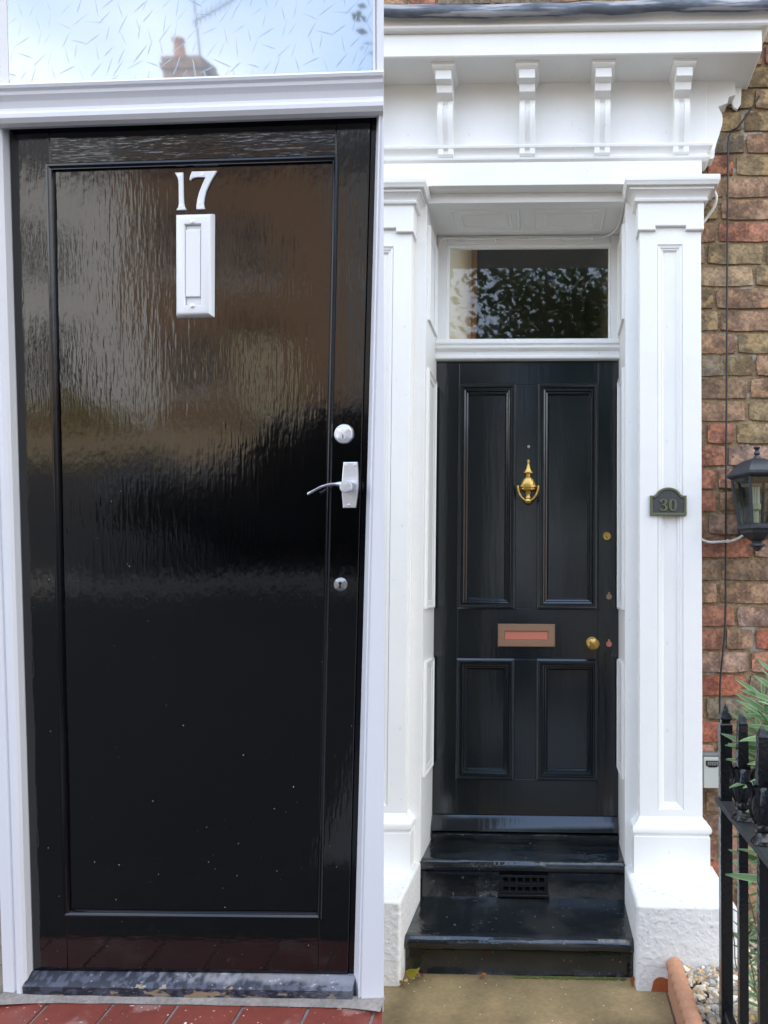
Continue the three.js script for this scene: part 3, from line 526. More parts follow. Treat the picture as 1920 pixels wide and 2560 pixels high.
// ------------------------------------------------------------ gravel bed with rope edging
struct('planting_bed', box(.425, 2.3, -.1, .055, -.02, 2.3, 0), M.soil, 'structure', 'soil of the bed under the gravel');
{
  const list = [], cols = [[.34, .27, .18], [.44, .36, .24], [.30, .28, .25], [.24, .22, .20], [.50, .42, .30], [.42, .26, .11], [.58, .52, .42], [.20, .18, .16], [.38, .31, .22], [.72, .70, .66]];
  const ico = [0, 1, 2, 3, 4, 5].map(s => { const g = new THREE.IcosahedronGeometry(1, 1), p = g.attributes.position, h = new Map(), r = rng(900 + s); for (let i = 0; i < p.count; i++) { const key = [p.getX(i), p.getY(i), p.getZ(i)].map(v => v.toFixed(3)).join(); if (!h.has(key)) h.set(key, .78 + .4 * r()); const k = h.get(key); p.setXYZ(i, p.getX(i) * k, p.getY(i) * k, p.getZ(i) * k); } return g; });
  const q = new THREE.Quaternion(), e = new THREE.Euler(), m = new THREE.Matrix4();
  const stone = (x, y, z, s) => { const g = ico[Math.floor(rnd() * 6)].clone(); e.set(R(0, 6), R(0, 6), R(0, 6)); q.setFromEuler(e); m.compose(new THREE.Vector3(0, 0, 0), q, new THREE.Vector3(s * R(.8, 1.3), s * R(.6, 1), s * R(.6, 1))); g.applyMatrix4(m); e.set(R(-.4, .4), R(0, 6), R(-.4, .4)); g.applyMatrix4(new THREE.Matrix4().makeRotationFromEuler(e)); g.scale(1, .75, 1); g.translate(x, y, z);
    const c = rnd() < .05 ? cols[9] : cols[Math.floor(rnd() * 9)], kk = R(.9, 1.4), a = new Float32Array(g.attributes.position.count * 3); for (let i = 0; i < a.length; i++) a[i] = c[i % 3] * kk; g.setAttribute('color', new THREE.BufferAttribute(a, 3)); list.push(fin(g, .55)); };
  for (let i = 0; i < 6200; i++) { const z = .415 + 1.6 * Math.pow(rnd(), 1.5); stone(R(.460, 1.1), .064 + R(0, .030), z, R(.008, .0175)); }
  for (let i = 0; i < 420; i++) stone(R(.672, 1.3), .066 + R(0, .025), R(.0, .42), R(.008, .0165));
  const gm = mergeGeometries(list), mm = new THREE.Mesh(gm, M.vertex); mm.name = 'gravel'; mm.userData = { label: 'mixed tan and grey pea gravel filling the bed beside the plinth', category: 'gravel', kind: 'stuff' }; mm.castShadow = mm.receiveShadow = true; scene.add(mm);
}
for (let k = 0; k < 3; k++) {
  const z0 = .406 + k * .452, z1 = z0 + .448;
  const t = thing('edging_tile', ['pink terracotta rope edging touching the rough white plinth', 'terracotta rope edging second from the white plinth', 'terracotta rope edging third from the white plinth'][k], 'edging', [.428, 0, (z0 + z1) / 2], 'terracotta rope edging along the gravel bed');
  mesh('body', box(.408, .446, -.05, .098, z0, z1, .003), M.terracotta, t);
  // twisted rope roll: lumps set askew along a roll
  const N = 90, Q = 22, o = [], pts = []; for (let i = 0; i <= N; i++) { const a = i / N, z = mix(z0, z1, a), row = []; for (let j = 0; j <= Q; j++) { const th = j / Q * Math.PI * 2, ph = (z * 19 + th / (Math.PI * 2) * .85) % 1, bump = Math.pow(Math.abs(Math.sin(Math.PI * ph)), .5), r = .0165 + .0115 * bump; row.push([.427 + r * Math.cos(th), .100 + r * .95 * Math.sin(th), z]); } pts.push(row); }
  for (let i = 0; i < N; i++) for (let j = 0; j < Q; j++) quad(o, pts[i][j], pts[i][j + 1], pts[i + 1][j + 1], pts[i + 1][j]);
  for (const [i, s] of [[0, -.012], [N, .004]]) for (let j = 0; j < Q; j++) { const c = [.427, .1, pts[i][0][2] + (k === 0 && i === 0 ? 0 : s * 0)]; o.push(...pts[i][j], ...c, ...pts[i][j + 1]); }
  mesh('rope_roll', tris(o, .9), M.terracotta, t);
}
// ------------------------------------------------------------ lavender
const leafGeos = [0, 1, 2, 3].map(s => {
  const r = rng(700 + s), L = 1, n = 8, o = [], col = [], bend = mix(.05, .30, r()), tw = (r() - .5) * .5; const P = [];
  for (let i = 0; i <= n; i++) { const t = i / n, w = .068 * Math.pow(Math.sin(Math.PI * Math.pow(Math.min(1, t * .93 + .05), .8)), .75) + .006, a = tw * t; const y = bend * t * t * -1; P.push([[-w * Math.cos(a), y + .022 - w * Math.sin(a), t], [-w * .72 * Math.cos(a), y + .012 - w * .7 * Math.sin(a), t], [0, y, t], [w * .72 * Math.cos(a), y + .012 + w * .7 * Math.sin(a), t], [w * Math.cos(a), y + .022 + w * Math.sin(a), t]]); }
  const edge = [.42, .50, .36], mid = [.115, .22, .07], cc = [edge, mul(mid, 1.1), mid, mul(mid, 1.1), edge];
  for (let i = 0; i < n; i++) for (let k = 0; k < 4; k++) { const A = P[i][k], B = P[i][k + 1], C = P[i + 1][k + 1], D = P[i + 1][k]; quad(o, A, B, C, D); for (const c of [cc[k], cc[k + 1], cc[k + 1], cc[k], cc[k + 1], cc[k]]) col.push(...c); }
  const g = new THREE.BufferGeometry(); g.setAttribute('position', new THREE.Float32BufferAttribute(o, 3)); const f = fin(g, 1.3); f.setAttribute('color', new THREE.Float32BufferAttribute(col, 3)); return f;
});
{ // colours follow the order of the corners pushed above
  for (const g of leafGeos) { const p = g.attributes.position, c = g.attributes.color; if (p.count !== c.count) throw new Error('leaf'); }
}
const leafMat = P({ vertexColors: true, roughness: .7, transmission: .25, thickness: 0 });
const stemMat = S({ color: lin(.10, .14, .06), roughness: .8 }), woodMat = S({ color: lin(.12, .085, .055), roughness: .9 });
function lavender(label, at, stems, leafLen, seed) {
  const t = thing('lavender_plant', label, 'lavender', at, 'lavender beside the railing'), r = rng(seed), q = (a, b) => a + (b - a) * r();
  const up = new THREE.Vector3(0, 0, 1), v = new THREE.Vector3();
  stems.forEach(([tip, mid, n, full]) => {
    const c = new THREE.CatmullRomCurve3([new THREE.Vector3(...at), new THREE.Vector3(...mid), new THREE.Vector3(...tip)]);
    mesh('stem', fin(new THREE.TubeGeometry(c, 14, .0022, 5), 1), full ? stemMat : woodMat, t);
    for (let i = 0; i < n; i++) {
      const s = full ? mix(.74, 1, (i + .5) / n) : mix(.35, 1, (i + .5) / n), p = c.getPoint(s), tan = c.getTangent(s), a = i * 2.4 + q(-.4, .4);
      v.set(Math.cos(a), 0, Math.sin(a)); v.addScaledVector(tan, mix(.15, 1.1, Math.pow(i / n, 2)) + q(-.15, .2)).normalize();
      const m = new THREE.Mesh(leafGeos[Math.floor(r() * 4)], leafMat); m.name = 'leaf'; m.castShadow = m.receiveShadow = true;
      m.position.set(p.x - at[0], p.y - at[1], p.z - at[2]); const yv = new THREE.Vector3(q(-.35, .35), .75 + q(-.2, .2), .7 + q(-.3, .3)); yv.addScaledVector(v, -yv.dot(v)).normalize(); m.quaternion.setFromRotationMatrix(new THREE.Matrix4().makeBasis(new THREE.Vector3().crossVectors(yv, v), yv, v)); const L = leafLen * q(.7, 1.15) * (full ? mix(1, .55, Math.pow(i / n, 3)) : .8); m.scale.setScalar(L); t.add(m);
    }
  });
}
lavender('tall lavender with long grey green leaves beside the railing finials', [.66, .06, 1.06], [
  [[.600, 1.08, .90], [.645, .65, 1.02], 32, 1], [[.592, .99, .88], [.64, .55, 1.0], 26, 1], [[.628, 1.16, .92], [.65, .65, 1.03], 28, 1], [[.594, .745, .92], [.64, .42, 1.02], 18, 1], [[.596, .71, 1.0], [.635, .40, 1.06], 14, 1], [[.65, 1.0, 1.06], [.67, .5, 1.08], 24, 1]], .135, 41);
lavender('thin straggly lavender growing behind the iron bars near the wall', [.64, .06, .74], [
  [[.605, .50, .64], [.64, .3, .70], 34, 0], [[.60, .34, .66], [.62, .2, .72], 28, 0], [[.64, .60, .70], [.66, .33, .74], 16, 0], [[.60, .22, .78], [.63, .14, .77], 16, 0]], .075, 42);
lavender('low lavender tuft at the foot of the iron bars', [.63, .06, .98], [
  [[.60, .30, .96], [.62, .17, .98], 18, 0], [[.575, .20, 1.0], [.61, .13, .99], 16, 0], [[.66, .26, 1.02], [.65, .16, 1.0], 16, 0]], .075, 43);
{
  const t = thing('dead_stem', 'dry brown twig tangled around the iron bars', 'twig', [.60, .2, .72]);
  for (const pts of [[[.64, .35, .76], [.57, .40, .71], [.52, .43, .72]], [[.63, .16, .74], [.575, .22, .7], [.568, .30, .69], [.555, .37, .70]], [[.62, .2, .76], [.585, .26, .74], [.60, .33, .72], [.575, .39, .70]]]) mesh('twig', tube(pts, .0016, 20, 5), woodMat, t);
}
// ------------------------------------------------------------ fallen leaves, crumbs, moss
function fallen(label, at, len, wid, color, yaw, pitch, curl, seed) {
  const r = rng(seed), n = 8, o = [], P = [];
  for (let i = 0; i <= n; i++) { const t = i / n, w = wid * Math.pow(Math.sin(Math.PI * Math.min(1, t * .96 + .02)), .8) * (1 + .12 * (r() - .5)), y = curl * Math.sin(Math.PI * t); P.push([[-w, y + w * .5, (t - .5) * len], [0, y, (t - .5) * len], [w, y + w * .4, (t - .5) * len]]); }
  for (let i = 0; i < n; i++) for (let k = 0; k < 2; k++) quad(o, P[i][k], P[i][k + 1], P[i + 1][k + 1], P[i + 1][k]);
  const g = tris(o, 1.2); g.rotateX(pitch); g.rotateY(yaw); g.computeBoundingBox(); g.translate(0, -g.boundingBox.min.y + .001, 0);
  const st = tube([[0, 0, 0], [.004, .002, .004], [.010, .001, .010]], .0006, 6, 4); const m = new THREE.Mesh(g, P_(color)); m.name = numbered('fallen_leaf'); m.position.set(...at); m.userData = { label, category: 'leaf', group: 'fallen leaves at the foot of the steps' }; m.castShadow = m.receiveShadow = true; scene.add(m);
}
function P_(c) { return P({ color: lin(...c), roughness: .6, transmission: .25, thickness: 0, bumpMap: lumpy, bumpScale: .001 }); }
fallen('yellow green fallen leaf leaning on the left plinth', [-.470, .002, .375], .070, .024, [.50, .48, .04], .5, -.9, .006, 1);
fallen('amber fallen leaf under the yellow green one by the left plinth', [-.500, .002, .405], .052, .013, [.52, .32, .04], .7, -.5, .005, 2);
fallen('orange curled leaf at the left end of the bottom step', [-.455, .002, .352], .040, .010, [.46, .18, .02], -.6, -.7, .004, 3);
fallen('round orange brown leaf against the middle of the bottom step', [-.232, .002, .338], .030, .012, [.48, .15, .015], 1.5, -.5, .003, 4);
fallen('tiny brown leaf below the right part of the bottom step', [-.04, .002, .345], .016, .004, [.30, .11, .03], .4, -.6, .003, 5);
fallen('russet leaf standing against the right plinth corner', [.292, .002, .385], .046, .008, [.42, .14, .02], .15, -1.25, .004, 6);
{
  const gs = [], r = rng(77); for (let i = 0; i < 70; i++) { const g = new THREE.TetrahedronGeometry(mix(.0012, .0042, r() * r()), 0); g.rotateX(r() * 6); g.rotateY(r() * 6); g.scale(1.3, .5, 1.2); g.translate(mix(-.56, .39, r()), .002, mix(.32, .85, r())); gs.push(fin(g)); }
  struct('paint_crumbs', gs, M.chip, 'stuff', 'tiny pale crumbs scattered on the tan paving');
  const ms = []; for (let i = 0; i < 260; i++) { const t = r(), g = new THREE.IcosahedronGeometry(mix(.0016, .0045, r()), 0); g.scale(1.4, .8, 1); g.translate(mix(-.12, .27, t), .002 + r() * .003, .319 + r() * .012); ms.push(fin(g)); }
  struct('moss', ms, M.moss, 'stuff', 'thin line of green moss under the bottom step');
}

// ------------------------------------------------------------ second doorway, number 17: stands nearer, its front leaning a little forward and out of square
const LO = new THREE.Vector3(-1.27217, .41533, 1.20461), LU = new THREE.Vector3(.999834, .012124, .013602), LV = new THREE.Vector3(-.014121, .987359, .157872), LW = new THREE.Vector3(-.011516, -.158038, .987366), LK = .067888;
const LQ = new THREE.Quaternion().setFromRotationMatrix(new THREE.Matrix4().makeBasis(LU, LV, LW));
function leftThing(name, label, category, [u, v, w] = [0, 0, 0], group) {
  const o = thing(name, label, category, [0, 0, 0], group);
  o.position.copy(LO).addScaledVector(LU, u + LK * v).addScaledVector(LV, v).addScaledVector(LW, w); o.quaternion.copy(LQ);
  base.set(o, { left: new THREE.Matrix4().makeTranslation(-(u + LK * v), -v, -w).multiply(new THREE.Matrix4().set(1, LK, 0, 0, 0, 1, 0, 0, 0, 0, 1, 0, 0, 0, 0, 1)) }); return o;
}
const uo = (v, w) => .8738 - .0311 * v + .2285 * w;                                          // splayed outer edge of the right casing
// profile of [u, w] lofted from height v0 to v1
function runV(p0, p1, v0, v1, crease = .5) {
  const o = [], n = p0.length; for (let k = 0; k < n; k++) { const j = (k + 1) % n; quad(o, [p0[k][0], v0, p0[k][1]], [p0[j][0], v0, p0[j][1]], [p1[j][0], v1, p1[j][1]], [p1[k][0], v1, p1[k][1]]); }
  for (const [p, v] of [[p0, v0], [p1, v1]]) { const t = THREE.ShapeUtils.triangulateShape(p.map(q => new THREE.Vector2(...q)), []); for (const f of t) for (const i of f) o.push(p[i][0], v, p[i][1]); }
  return tris(o, crease);
}
{
  const skew = g => { const p = g.attributes.position; for (let k = 0; k < p.count; k++) if (p.getX(k) > .8) p.setX(k, uo(p.getY(k), p.getZ(k)) - .0012); return g; };
  const f = leftThing('door_frame', 'white gloss door casing around the flush black door number 17', 'door frame', [.4, -.05, 0]);
  const lp = [[-.056, -.08], [-.056, .026], [-.052, .031], [-.026, .032], [-.023, .0275], [-.020, .0275], [-.017, .033], [-.008, .034], [.000, .031], [.004, .024], [.0005, -.001], [.0005, -.08]], lq = lp;
  mesh('jamb', runV(lp, lq, -.062, 2.60, .35), M.coolWhite, f);
  const rp = (v, d) => [[.8005 + d * .3, -.03], [.8005 + d * .3, .0], [.8175 + d, .024], [.8195 + d, .029], [.8225 + d, .0305], [.8240 + d, .0285], [.8265 + d, .0285], [Math.min(.828 + d, uo(v, .032) - .0003), .032], [uo(v, .032), .032], [uo(v, -.03) - .001, -.03]];
  mesh('jamb', runV(rp(-.06, 0), rp(2.02, -.010), -.06, 2.02, .35), M.coolWhite, f);
  mesh('jamb', runV([[.785, -.03], [.795, -.002], [.799, .020], [.8045, .026], [uo(2.02, .026), .026], [uo(2.02, -.03) - .001, -.03]], [[.774, -.03], [.780, -.002], [.783, .020], [.786, .026], [uo(2.6, .026), .026], [uo(2.6, -.03) - .001, -.03]], 2.0201, 2.60, .35), M.coolWhite, f);
  mesh('transom_bar', skew(runX([[-.08, 1.969], [.004, 1.969], [.012, 1.952], [.030, 1.948], [.040, 1.952], [.046, 1.960], [.046, 1.968], [.041, 1.974], [.032, 1.978], [.030, 1.985], [.034, 1.997], [.043, 2.006], [.044, 2.011], [.039, 2.013], [.039, 2.015], [.046, 2.018], [.048, 2.023], [.044, 2.028], [.022, 2.034], [-.08, 2.034]], -.004, .8175, .35)), M.coolWhite, f);
  mesh('head', runX([[-.08, 2.50], [.02, 2.50], [.032, 2.51], [.032, 2.60], [-.08, 2.60]], .014, .789, .5), M.coolWhite, f);
  const pane = mesh('pane', box(.0015, .790, 2.0345, 2.502, -.010, .014, 0), M.filmGlass, f); pane.userData.label = 'dart patterned glass mirroring the cloudy sky';
  mesh('glazing_putty', [runV([[.0042, .0145], [.015, .0145], [.0042, .024]], [[.0042, .0145], [.015, .0145], [.0042, .024]], 2.036, 2.50), runV([[.7985, .0145], [.7985, .0235], [.791, .0145]], [[.7835, .0145], [.7835, .0235], [.777, .0145]], 2.036, 2.50)], M.coolWhite, f);
  const sl = mesh('sill', (() => { const g = runX([[-.05, .006], [.004, .012], [.028, .002], [.036, -.006], [.034, -.030], [.028, -.048], [-.05, -.048]], -.001, .806, .4); const uv = g.attributes.uv, p = g.attributes.position; for (let k = 0; k < uv.count; k++) uv.setXY(k, p.getX(k), (p.getY(k) + .048) * 1.0 + (p.getZ(k) < .02 ? .0 : 0)); return g; })(), M.sill, f);
  sl.userData.label = 'worn blue black timber sill with bare patches';
  mesh('mortar_fillet', (() => { const N = 60, o = [], pts = [], pr = [[.026, -.026], [.034, -.029], [.040, -.031], [.047, -.033], [.0535, -.0338]]; for (let i = 0; i <= N; i++) { const t = i / N, a = fbm(t, .2, 12, 4, 3, 500) - .5, e = Math.pow(Math.abs(t - .5) * 2, 6); pts.push(pr.map(([w, v], k) => [mix(-.05, .885, t), v + a * .006 + e * .012 * (k > 1 ? 1 : .4), w + (k > 1 ? a * .014 + e * .03 : 0)])); } for (let i = 0; i < N; i++) for (let k = 0; k < 4; k++) quad(o, pts[i][k], pts[i + 1][k], pts[i + 1][k + 1], pts[i][k + 1]); return tris(o, 1); })(), M.grout, f);
}
{
  const d = leftThing('front_door', 'shiny black one panel front door with number 17 and lever handle', 'door', [.4, 0, 0]);
  const A = .089, B = .712, C = .160, D = 1.878;
  mesh('stile', box(.002, A, .008, 1.962, -.045, 0, .002), M.gloss, d); mesh('stile', box(B, .785, .008, 1.962, -.045, 0, .002), M.gloss, d);
  mesh('lock_edge', box(.785, .799, .008, 1.962, -.045, -.004, .002), M.glossTrim, d);
  mesh('rail', box(A, B, D, 1.962, -.045, -.0003, .002), M.glossRail, d); mesh('rail', box(A, B, .008, C, -.045, -.0003, .002), M.glossRail, d);
  // the panel sheet is not quite flat
  const pn = (() => { const nx = 24, ny = 60, o = [], H = (i, j) => { const x = i / nx, y = j / ny; return [mix(A, B, x), mix(C, D, y), -.006 + (fbm(x, y, 3, 6, 3, 520) - .5) * .0022 - .002 * Math.exp(-((x - .8) ** 2 / .05 + (y - .10) ** 2 / .006))]; }; for (let i = 0; i < nx; i++) for (let j = 0; j < ny; j++) quad(o, H(i, j), H(i + 1, j), H(i + 1, j + 1), H(i, j + 1)); return [tris(o, 3), box(A, B, C, D, -.045, -.020, 0)]; })();
  const pm = mesh('panel', pn, M.gloss, d);
  mesh('panel_moulding', ring(A - .008, B + .008, C - .006, D + .008, [[0, -.001], [.0005, .002], [.003, .0048], [.007, .0055], [.010, .0035], [.0115, .0015], [.013, .0018], [.0145, -.001], [.015, -.0085]], false, .45), M.glossTrim, pm);
  // figures, shaped by hand
  const fx = x => .364 + (x - 280) * .0001724, fy = y => 1.861 - (y - 245) * .00016042, pt = a => a.map(([x, y]) => [fx(x), fy(y)]);
  const n1 = mesh('numeral', plate(pt([[278, 250], [380, 250], [384, 560], [388, 640], [400, 690], [418, 722], [293, 725], [318, 695], [328, 650], [326, 420], [322, 350], [312, 310], [295, 280]]), -.0058, -.0008, .0008), M.enamel, d); n1.userData.label = 'white figure 1';
  const n7 = mesh('numeral', plate(pt([[494, 243], [810, 243], [785, 282], [745, 345], [705, 420], [670, 500], [650, 580], [643, 640], [646, 690], [656, 720], [550, 720], [552, 670], [562, 600], [585, 510], [620, 420], [650, 355], [668, 318], [580, 314], [530, 318], [495, 328], [478, 345], [470, 352], [463, 340], [470, 305], [482, 270]]), -.0058, -.0008, .0008), M.enamel, d); n7.userData.label = 'white figure 7';
  for (const [x, y, p] of [[345, 290, n1], [358, 675, n1], [627, 278, n7], [600, 642, n7]]) { const sc = mesh('screw', dome(fx(x), fy(y), -.0009, .0034, .0012), M.satin, p); }
  const lp = mesh('letter_plate', [ring(.3665, .4495, 1.559, 1.774, [[0, -.0062], [.001, .001], [.006, .009], [.010, .0105], [.0225, .0105], [.0238, .0085], [.0242, .006]], false, .7), box(.389, .427, 1.582, 1.75, -.009, .004, 0)], M.enamel, d);
  mesh('flap', plate(rect(.3917, .4243, 1.6005, 1.7395), .005, .0092, .0015), M.enamel, lp);
  for (const v of [1.755, 1.581]) mesh('screw', dome(.4080, v, .0103, .0052, .004), M.satin, lp);
  const cy = mesh('lock_cylinder', latheZ([[.0215, -.001], [.0215, .006], [.0190, .011], [.0178, .0115], [.0172, .010], [.0166, .0112], [.0001, .0114]], .7455, 1.302, 0, 32), M.satin, d);
  mesh('plug', [latheZ([[.0072, 0], [.0070, .0015], [.0001, .0018]], .7455, 1.2965, .0112, 20)], M.satin, cy); mesh('keyway', box(.7446, .7464, 1.2915, 1.3005, .0126, .0134, .0003), M.dark, cy);
  const hp = mesh('handle_plate', plate([[.7475, 1.139], [.7765, 1.139], [.7795, 1.165], [.7810, 1.19], [.7800, 1.215], [.7775, 1.2405], [.7460, 1.2405], [.7440, 1.215], [.7430, 1.19], [.7445, 1.165]], -.0005, .006, .002), M.satin, d);
  mesh('lever', [latheZ([[.0125, 0], [.0120, .018], [.0135, .026], [.0135, .042], [.012, .046], [.0001, .047]], .7640, 1.187, .005, 24), (() => {
    const N = 20, o = [], rows = []; for (let i = 0; i <= N; i++) { const t = i / N, u = mix(.770, .679, t), v = 1.1885 + .0095 * Math.sin(Math.min(1, t * 1.15) * 2.2) - .024 * t * t, hw = mix(.011, .0065, Math.min(1, t * 2.2)) * (t > .93 ? .75 : 1), th = mix(.0105, .0030, Math.min(1, t * 3)); const row = []; for (let k = 0; k < 10; k++) { const a = k / 10 * Math.PI * 2; row.push([u, v + th * Math.sin(a), .040 + hw * Math.cos(a)]); } rows.push(row); }
    for (let i = 0; i < N; i++) for (let k = 0; k < 10; k++) { const j = (k + 1) % 10; quad(o, rows[i][k], rows[i][j], rows[i + 1][j], rows[i + 1][k]); } for (let k = 1; k < 9; k++) o.push(...rows[N][0], ...rows[N][k], ...rows[N][k + 1]); return tris(o, 1.2); })()], M.satin, hp);
  for (const [u, v] of [[.7515, 1.2335], [.7715, 1.2335], [.7610, 1.1455]]) mesh('screw', dome(u, v, .0058, .0032, .002), M.satin, hp);
  const es = mesh('escutcheon', latheZ([[.0160, -.001], [.0155, .002], [.0135, .004], [.0001, .0045]], .745, .966, 0, 28), M.steel, d);
  mesh('keyhole', [latheZ([[.0036, 0], [.0036, .0006], [.0001, .0006]], .745, .9695, .0042, 14), box(.7432, .7468, .958, .9695, .004, .0049, .0003)], M.dark, es);
  for (const u of [.7365, .7535]) mesh('screw', dome(u, .9645, .0036, .0024, .0012), M.dullBrass, es);
  const r = rng(88), gs = []; for (let i = 0; i < 90; i++) { const s = mix(.0003, .0010, Math.pow(r(), 3)), g = new THREE.IcosahedronGeometry(s, 0); g.scale(1, 1 + r(), .4); const u = mix(.01, .78, r()), v = mix(.02, 1.2, Math.pow(r(), 1.6)); g.translate(u, v, u > .11 && u < .69 && v > .19 ? -.0055 : .0); gs.push(fin(g)); }
  const pk = mesh('paint_specks', gs, M.chip, d); pk.userData.kind = 'stuff';
}
{
  const p = leftThing('tiled_porch', 'red quarry tiled porch floor before the door number 17', 'porch', [.4, -.05, .3]);
  const edge = w => uo(-.045, w) - .003;
  const q0 = (a, b) => [[-.45, a], [edge(a), a], [edge(b), b], [-.45, b]]; mesh('floor_slab', runV(q0(-.08, .213), q0(-.08, .213), -.60, -.0395), M.grout, p); mesh('front_slab', runV(q0(.2145, .62), q0(.2145, .612), -.60, -.0365), M.asphalt, p);
  const P0 = .158, w0 = .050; for (let j = 0; j < 1; j++) for (let i = -3; i < 7; i++) {
    const a = .0765 + i * P0 + .003, b = a + P0 - .006, c = w0 + j * P0 + .003, e = c + P0 - .006; let q = [[a, c], [b, c], [b, e], [a, e]];
    if (a > edge(c) - .01) continue; q = q.map(([u, w]) => [Math.min(u, edge(w) - .002), w]);
    const top = -.0345 + R(-.0008, .0008), o = [[a, b]]; mesh('quarry_tile', runV(q, q.map(([u, w]) => [u + (u < (a + b) / 2 ? .0015 : -.0015), w + (w < (c + e) / 2 ? .0015 : -.0015)]), -.056, top, .2), M.tile, p);
  }
  const r = rng(99), gs = []; for (let i = 0; i < 26; i++) { const s = mix(.0006, .0028, Math.pow(r(), 3)), g = new THREE.IcosahedronGeometry(s, 0); g.scale(1.3, .4, 1.3); g.translate(mix(0, .85, r()), -.0335, mix(.05, .3, r())); gs.push(fin(g)); }
  const pk = mesh('mortar_crumbs', gs, M.chip, p); pk.userData.kind = 'stuff';
}
{
  const w = leftThing('porch_wall', 'rough grey rendered wall beside the white casing of door 17', 'wall', [-.25, -.05, 0]);
  const sm_ = S({ color: lin(.30, .27, .23), roughness: .95, bumpMap: stuccoB, bumpScale: .006 });
  mesh('render_coat', box(-.44, -.0575, -.06, 2.60, -.08, .012, .004), sm_, w);
  mesh('back', runV([[-.44, -.16], [uo(0, -.16) - .012, -.16], [uo(0, -.085) - .004, -.085], [-.44, -.085]], [[-.44, -.16], [uo(2.6, -.16) - .012, -.16], [uo(2.6, -.085) - .004, -.085], [-.44, -.085]], -.06, 2.61), sm_, w);
}

// ------------------------------------------------------------ across the street, behind the viewer (seen in the gloss paint and the glass)
function house(x, label, wallMat, flip, ch = 8.3) {
  const W = 5.2, z = 19.4, t = thing('terraced_house', label, 'house', [x, 0, z], 'terraced houses across the street');
  const b = (a, c, y0, y1, z0, z1) => box(x + a, x + c, y0, y1, z + z0, z + z1, .01);
  mesh('wall', [b(-W / 2, -1.9, -.1, 6.3, 0, 7), b(-.9, -.35, -.1, 6.3, 0, 7), b(.75, W / 2, -.1, 6.3, 0, 7), b(-1.9, -.9, 2.3, 3.5, 0, 7), b(-1.9, -.9, 5.0, 6.3, 0, 7), b(-.35, .75, 5.0, 6.3, 0, 7), b(-.35, .75, 2.6, 3.5, 0, 7), b(-1.9, .75, -.1, 6.3, .5, 6.9), b(-1.9, -.9, -.1, .8, 0, .5)], wallMat, t);
  for (const [a, c, y0, y1] of [[-1.9, -.9, .8, 2.3], [-1.9, -.9, 3.5, 5.0], [-.35, .75, 3.5, 5.0]]) { const w = mesh('window', frame4(x + a, x + c, y0, y1, .09, z + .1, z + .2).concat([b(a, c, (y0 + y1) / 2 - .03, (y0 + y1) / 2 + .03, .12, .19)]), M.enamel, t); mesh('pane', b(a + .09, c - .09, y0 + .09, y1 - .09, .2, .22), M.rubber, w); mesh('sill', b(a - .08, c + .08, y0 - .1, y0, -.08, .2), M.farRender, w); }
  const d = mesh('door', b(-.25, .65, .1, 2.2, .12, .2), flip ? M.cream : M.glossTrim, t); mesh('fanlight', b(-.25, .65, 2.25, 2.55, .15, .2), M.rubber, d);
  const rf = mesh('roof', (() => { const o = [], A = W / 2, q = (a, y, zz) => [x + a, y, z + zz]; quad(o, q(-A, 6.2, -.25), q(A, 6.2, -.25), q(A, 8.0, 3.5), q(-A, 8.0, 3.5)); quad(o, q(A, 6.2, 7.2), q(-A, 6.2, 7.2), q(-A, 8.0, 3.5), q(A, 8.0, 3.5)); quad(o, q(-A, 6.28, -.25), q(-A, 6.1, -.25), q(A, 6.1, -.25), q(A, 6.28, -.25)); o.push(...q(-A, 6.2, 0), ...q(-A, 8, 3.5), ...q(-A, 6.2, 7), ...q(A, 6.2, 0), ...q(A, 6.2, 7), ...q(A, 8, 3.5)); return tris(o); })(), M.slate, t);
  mesh('chimney', [b(-W / 2 - .1, -W / 2 + .95, 7.2, ch, 2.9, 3.9), b(-W / 2 - .14, -W / 2 + .99, ch - .3, ch - .15, 2.86, 3.94)], M.farBrick, rf);
  mesh('chimney_pot', (() => { const g = lathe([[.16, ch], [.19, ch + .05], [.15, ch + .2], [.13, ch + .45], [.17, ch + .5], [.15, ch + .56], [.1, ch + .56]], 14); g.translate(x - W / 2 + .2, 0, z + 3.4); return g; })(), M.terracotta, rf);
}
const brickH = 'brown brick terraced house across the street, ';
[[-18.4, brickH + 'last on the left', M.farBrick], [-13.2, 'pale rendered terraced house across the street with dark door', M.farRender], [-8.0, brickH + 'right of the pale one', M.farBrick, 1, 9.25], [-2.8, 'grey painted terraced house across the street, left of the street tree', M.farGrey], [2.4, 'grey painted terraced house across the street, behind the street tree', M.farGrey, 1], [7.6, brickH + 'right of the tree', M.farBrick], [12.8, brickH + 'last on the right', M.farBrick, 1]].forEach(a => house(...a));
{
  const x = -9.9, z = 22.9, t = thing('rooftop_aerial', 'thin television aerial on the chimney of the brown house right of the pale one', 'aerial', [x, 9.2, z]);
  mesh('mast', tube([[x, 9.0, z], [x, 10.0, z], [x, 11.0, z]], .025, 4, 6), M.steel, t);
  mesh('boom', [tube([[x - .1, 10.2, z], [x + .5, 10.45, z], [x + 1.1, 10.7, z]], .02, 4, 6), ...Array.from({ length: 8 }, (_, i) => tube([[x + i * .14, 10.05 + i * .06, z - .1], [x + i * .14, 10.25 + i * .06, z], [x + i * .14, 10.45 + i * .06, z + .1]], .012, 3, 5))], M.steel, t);
}
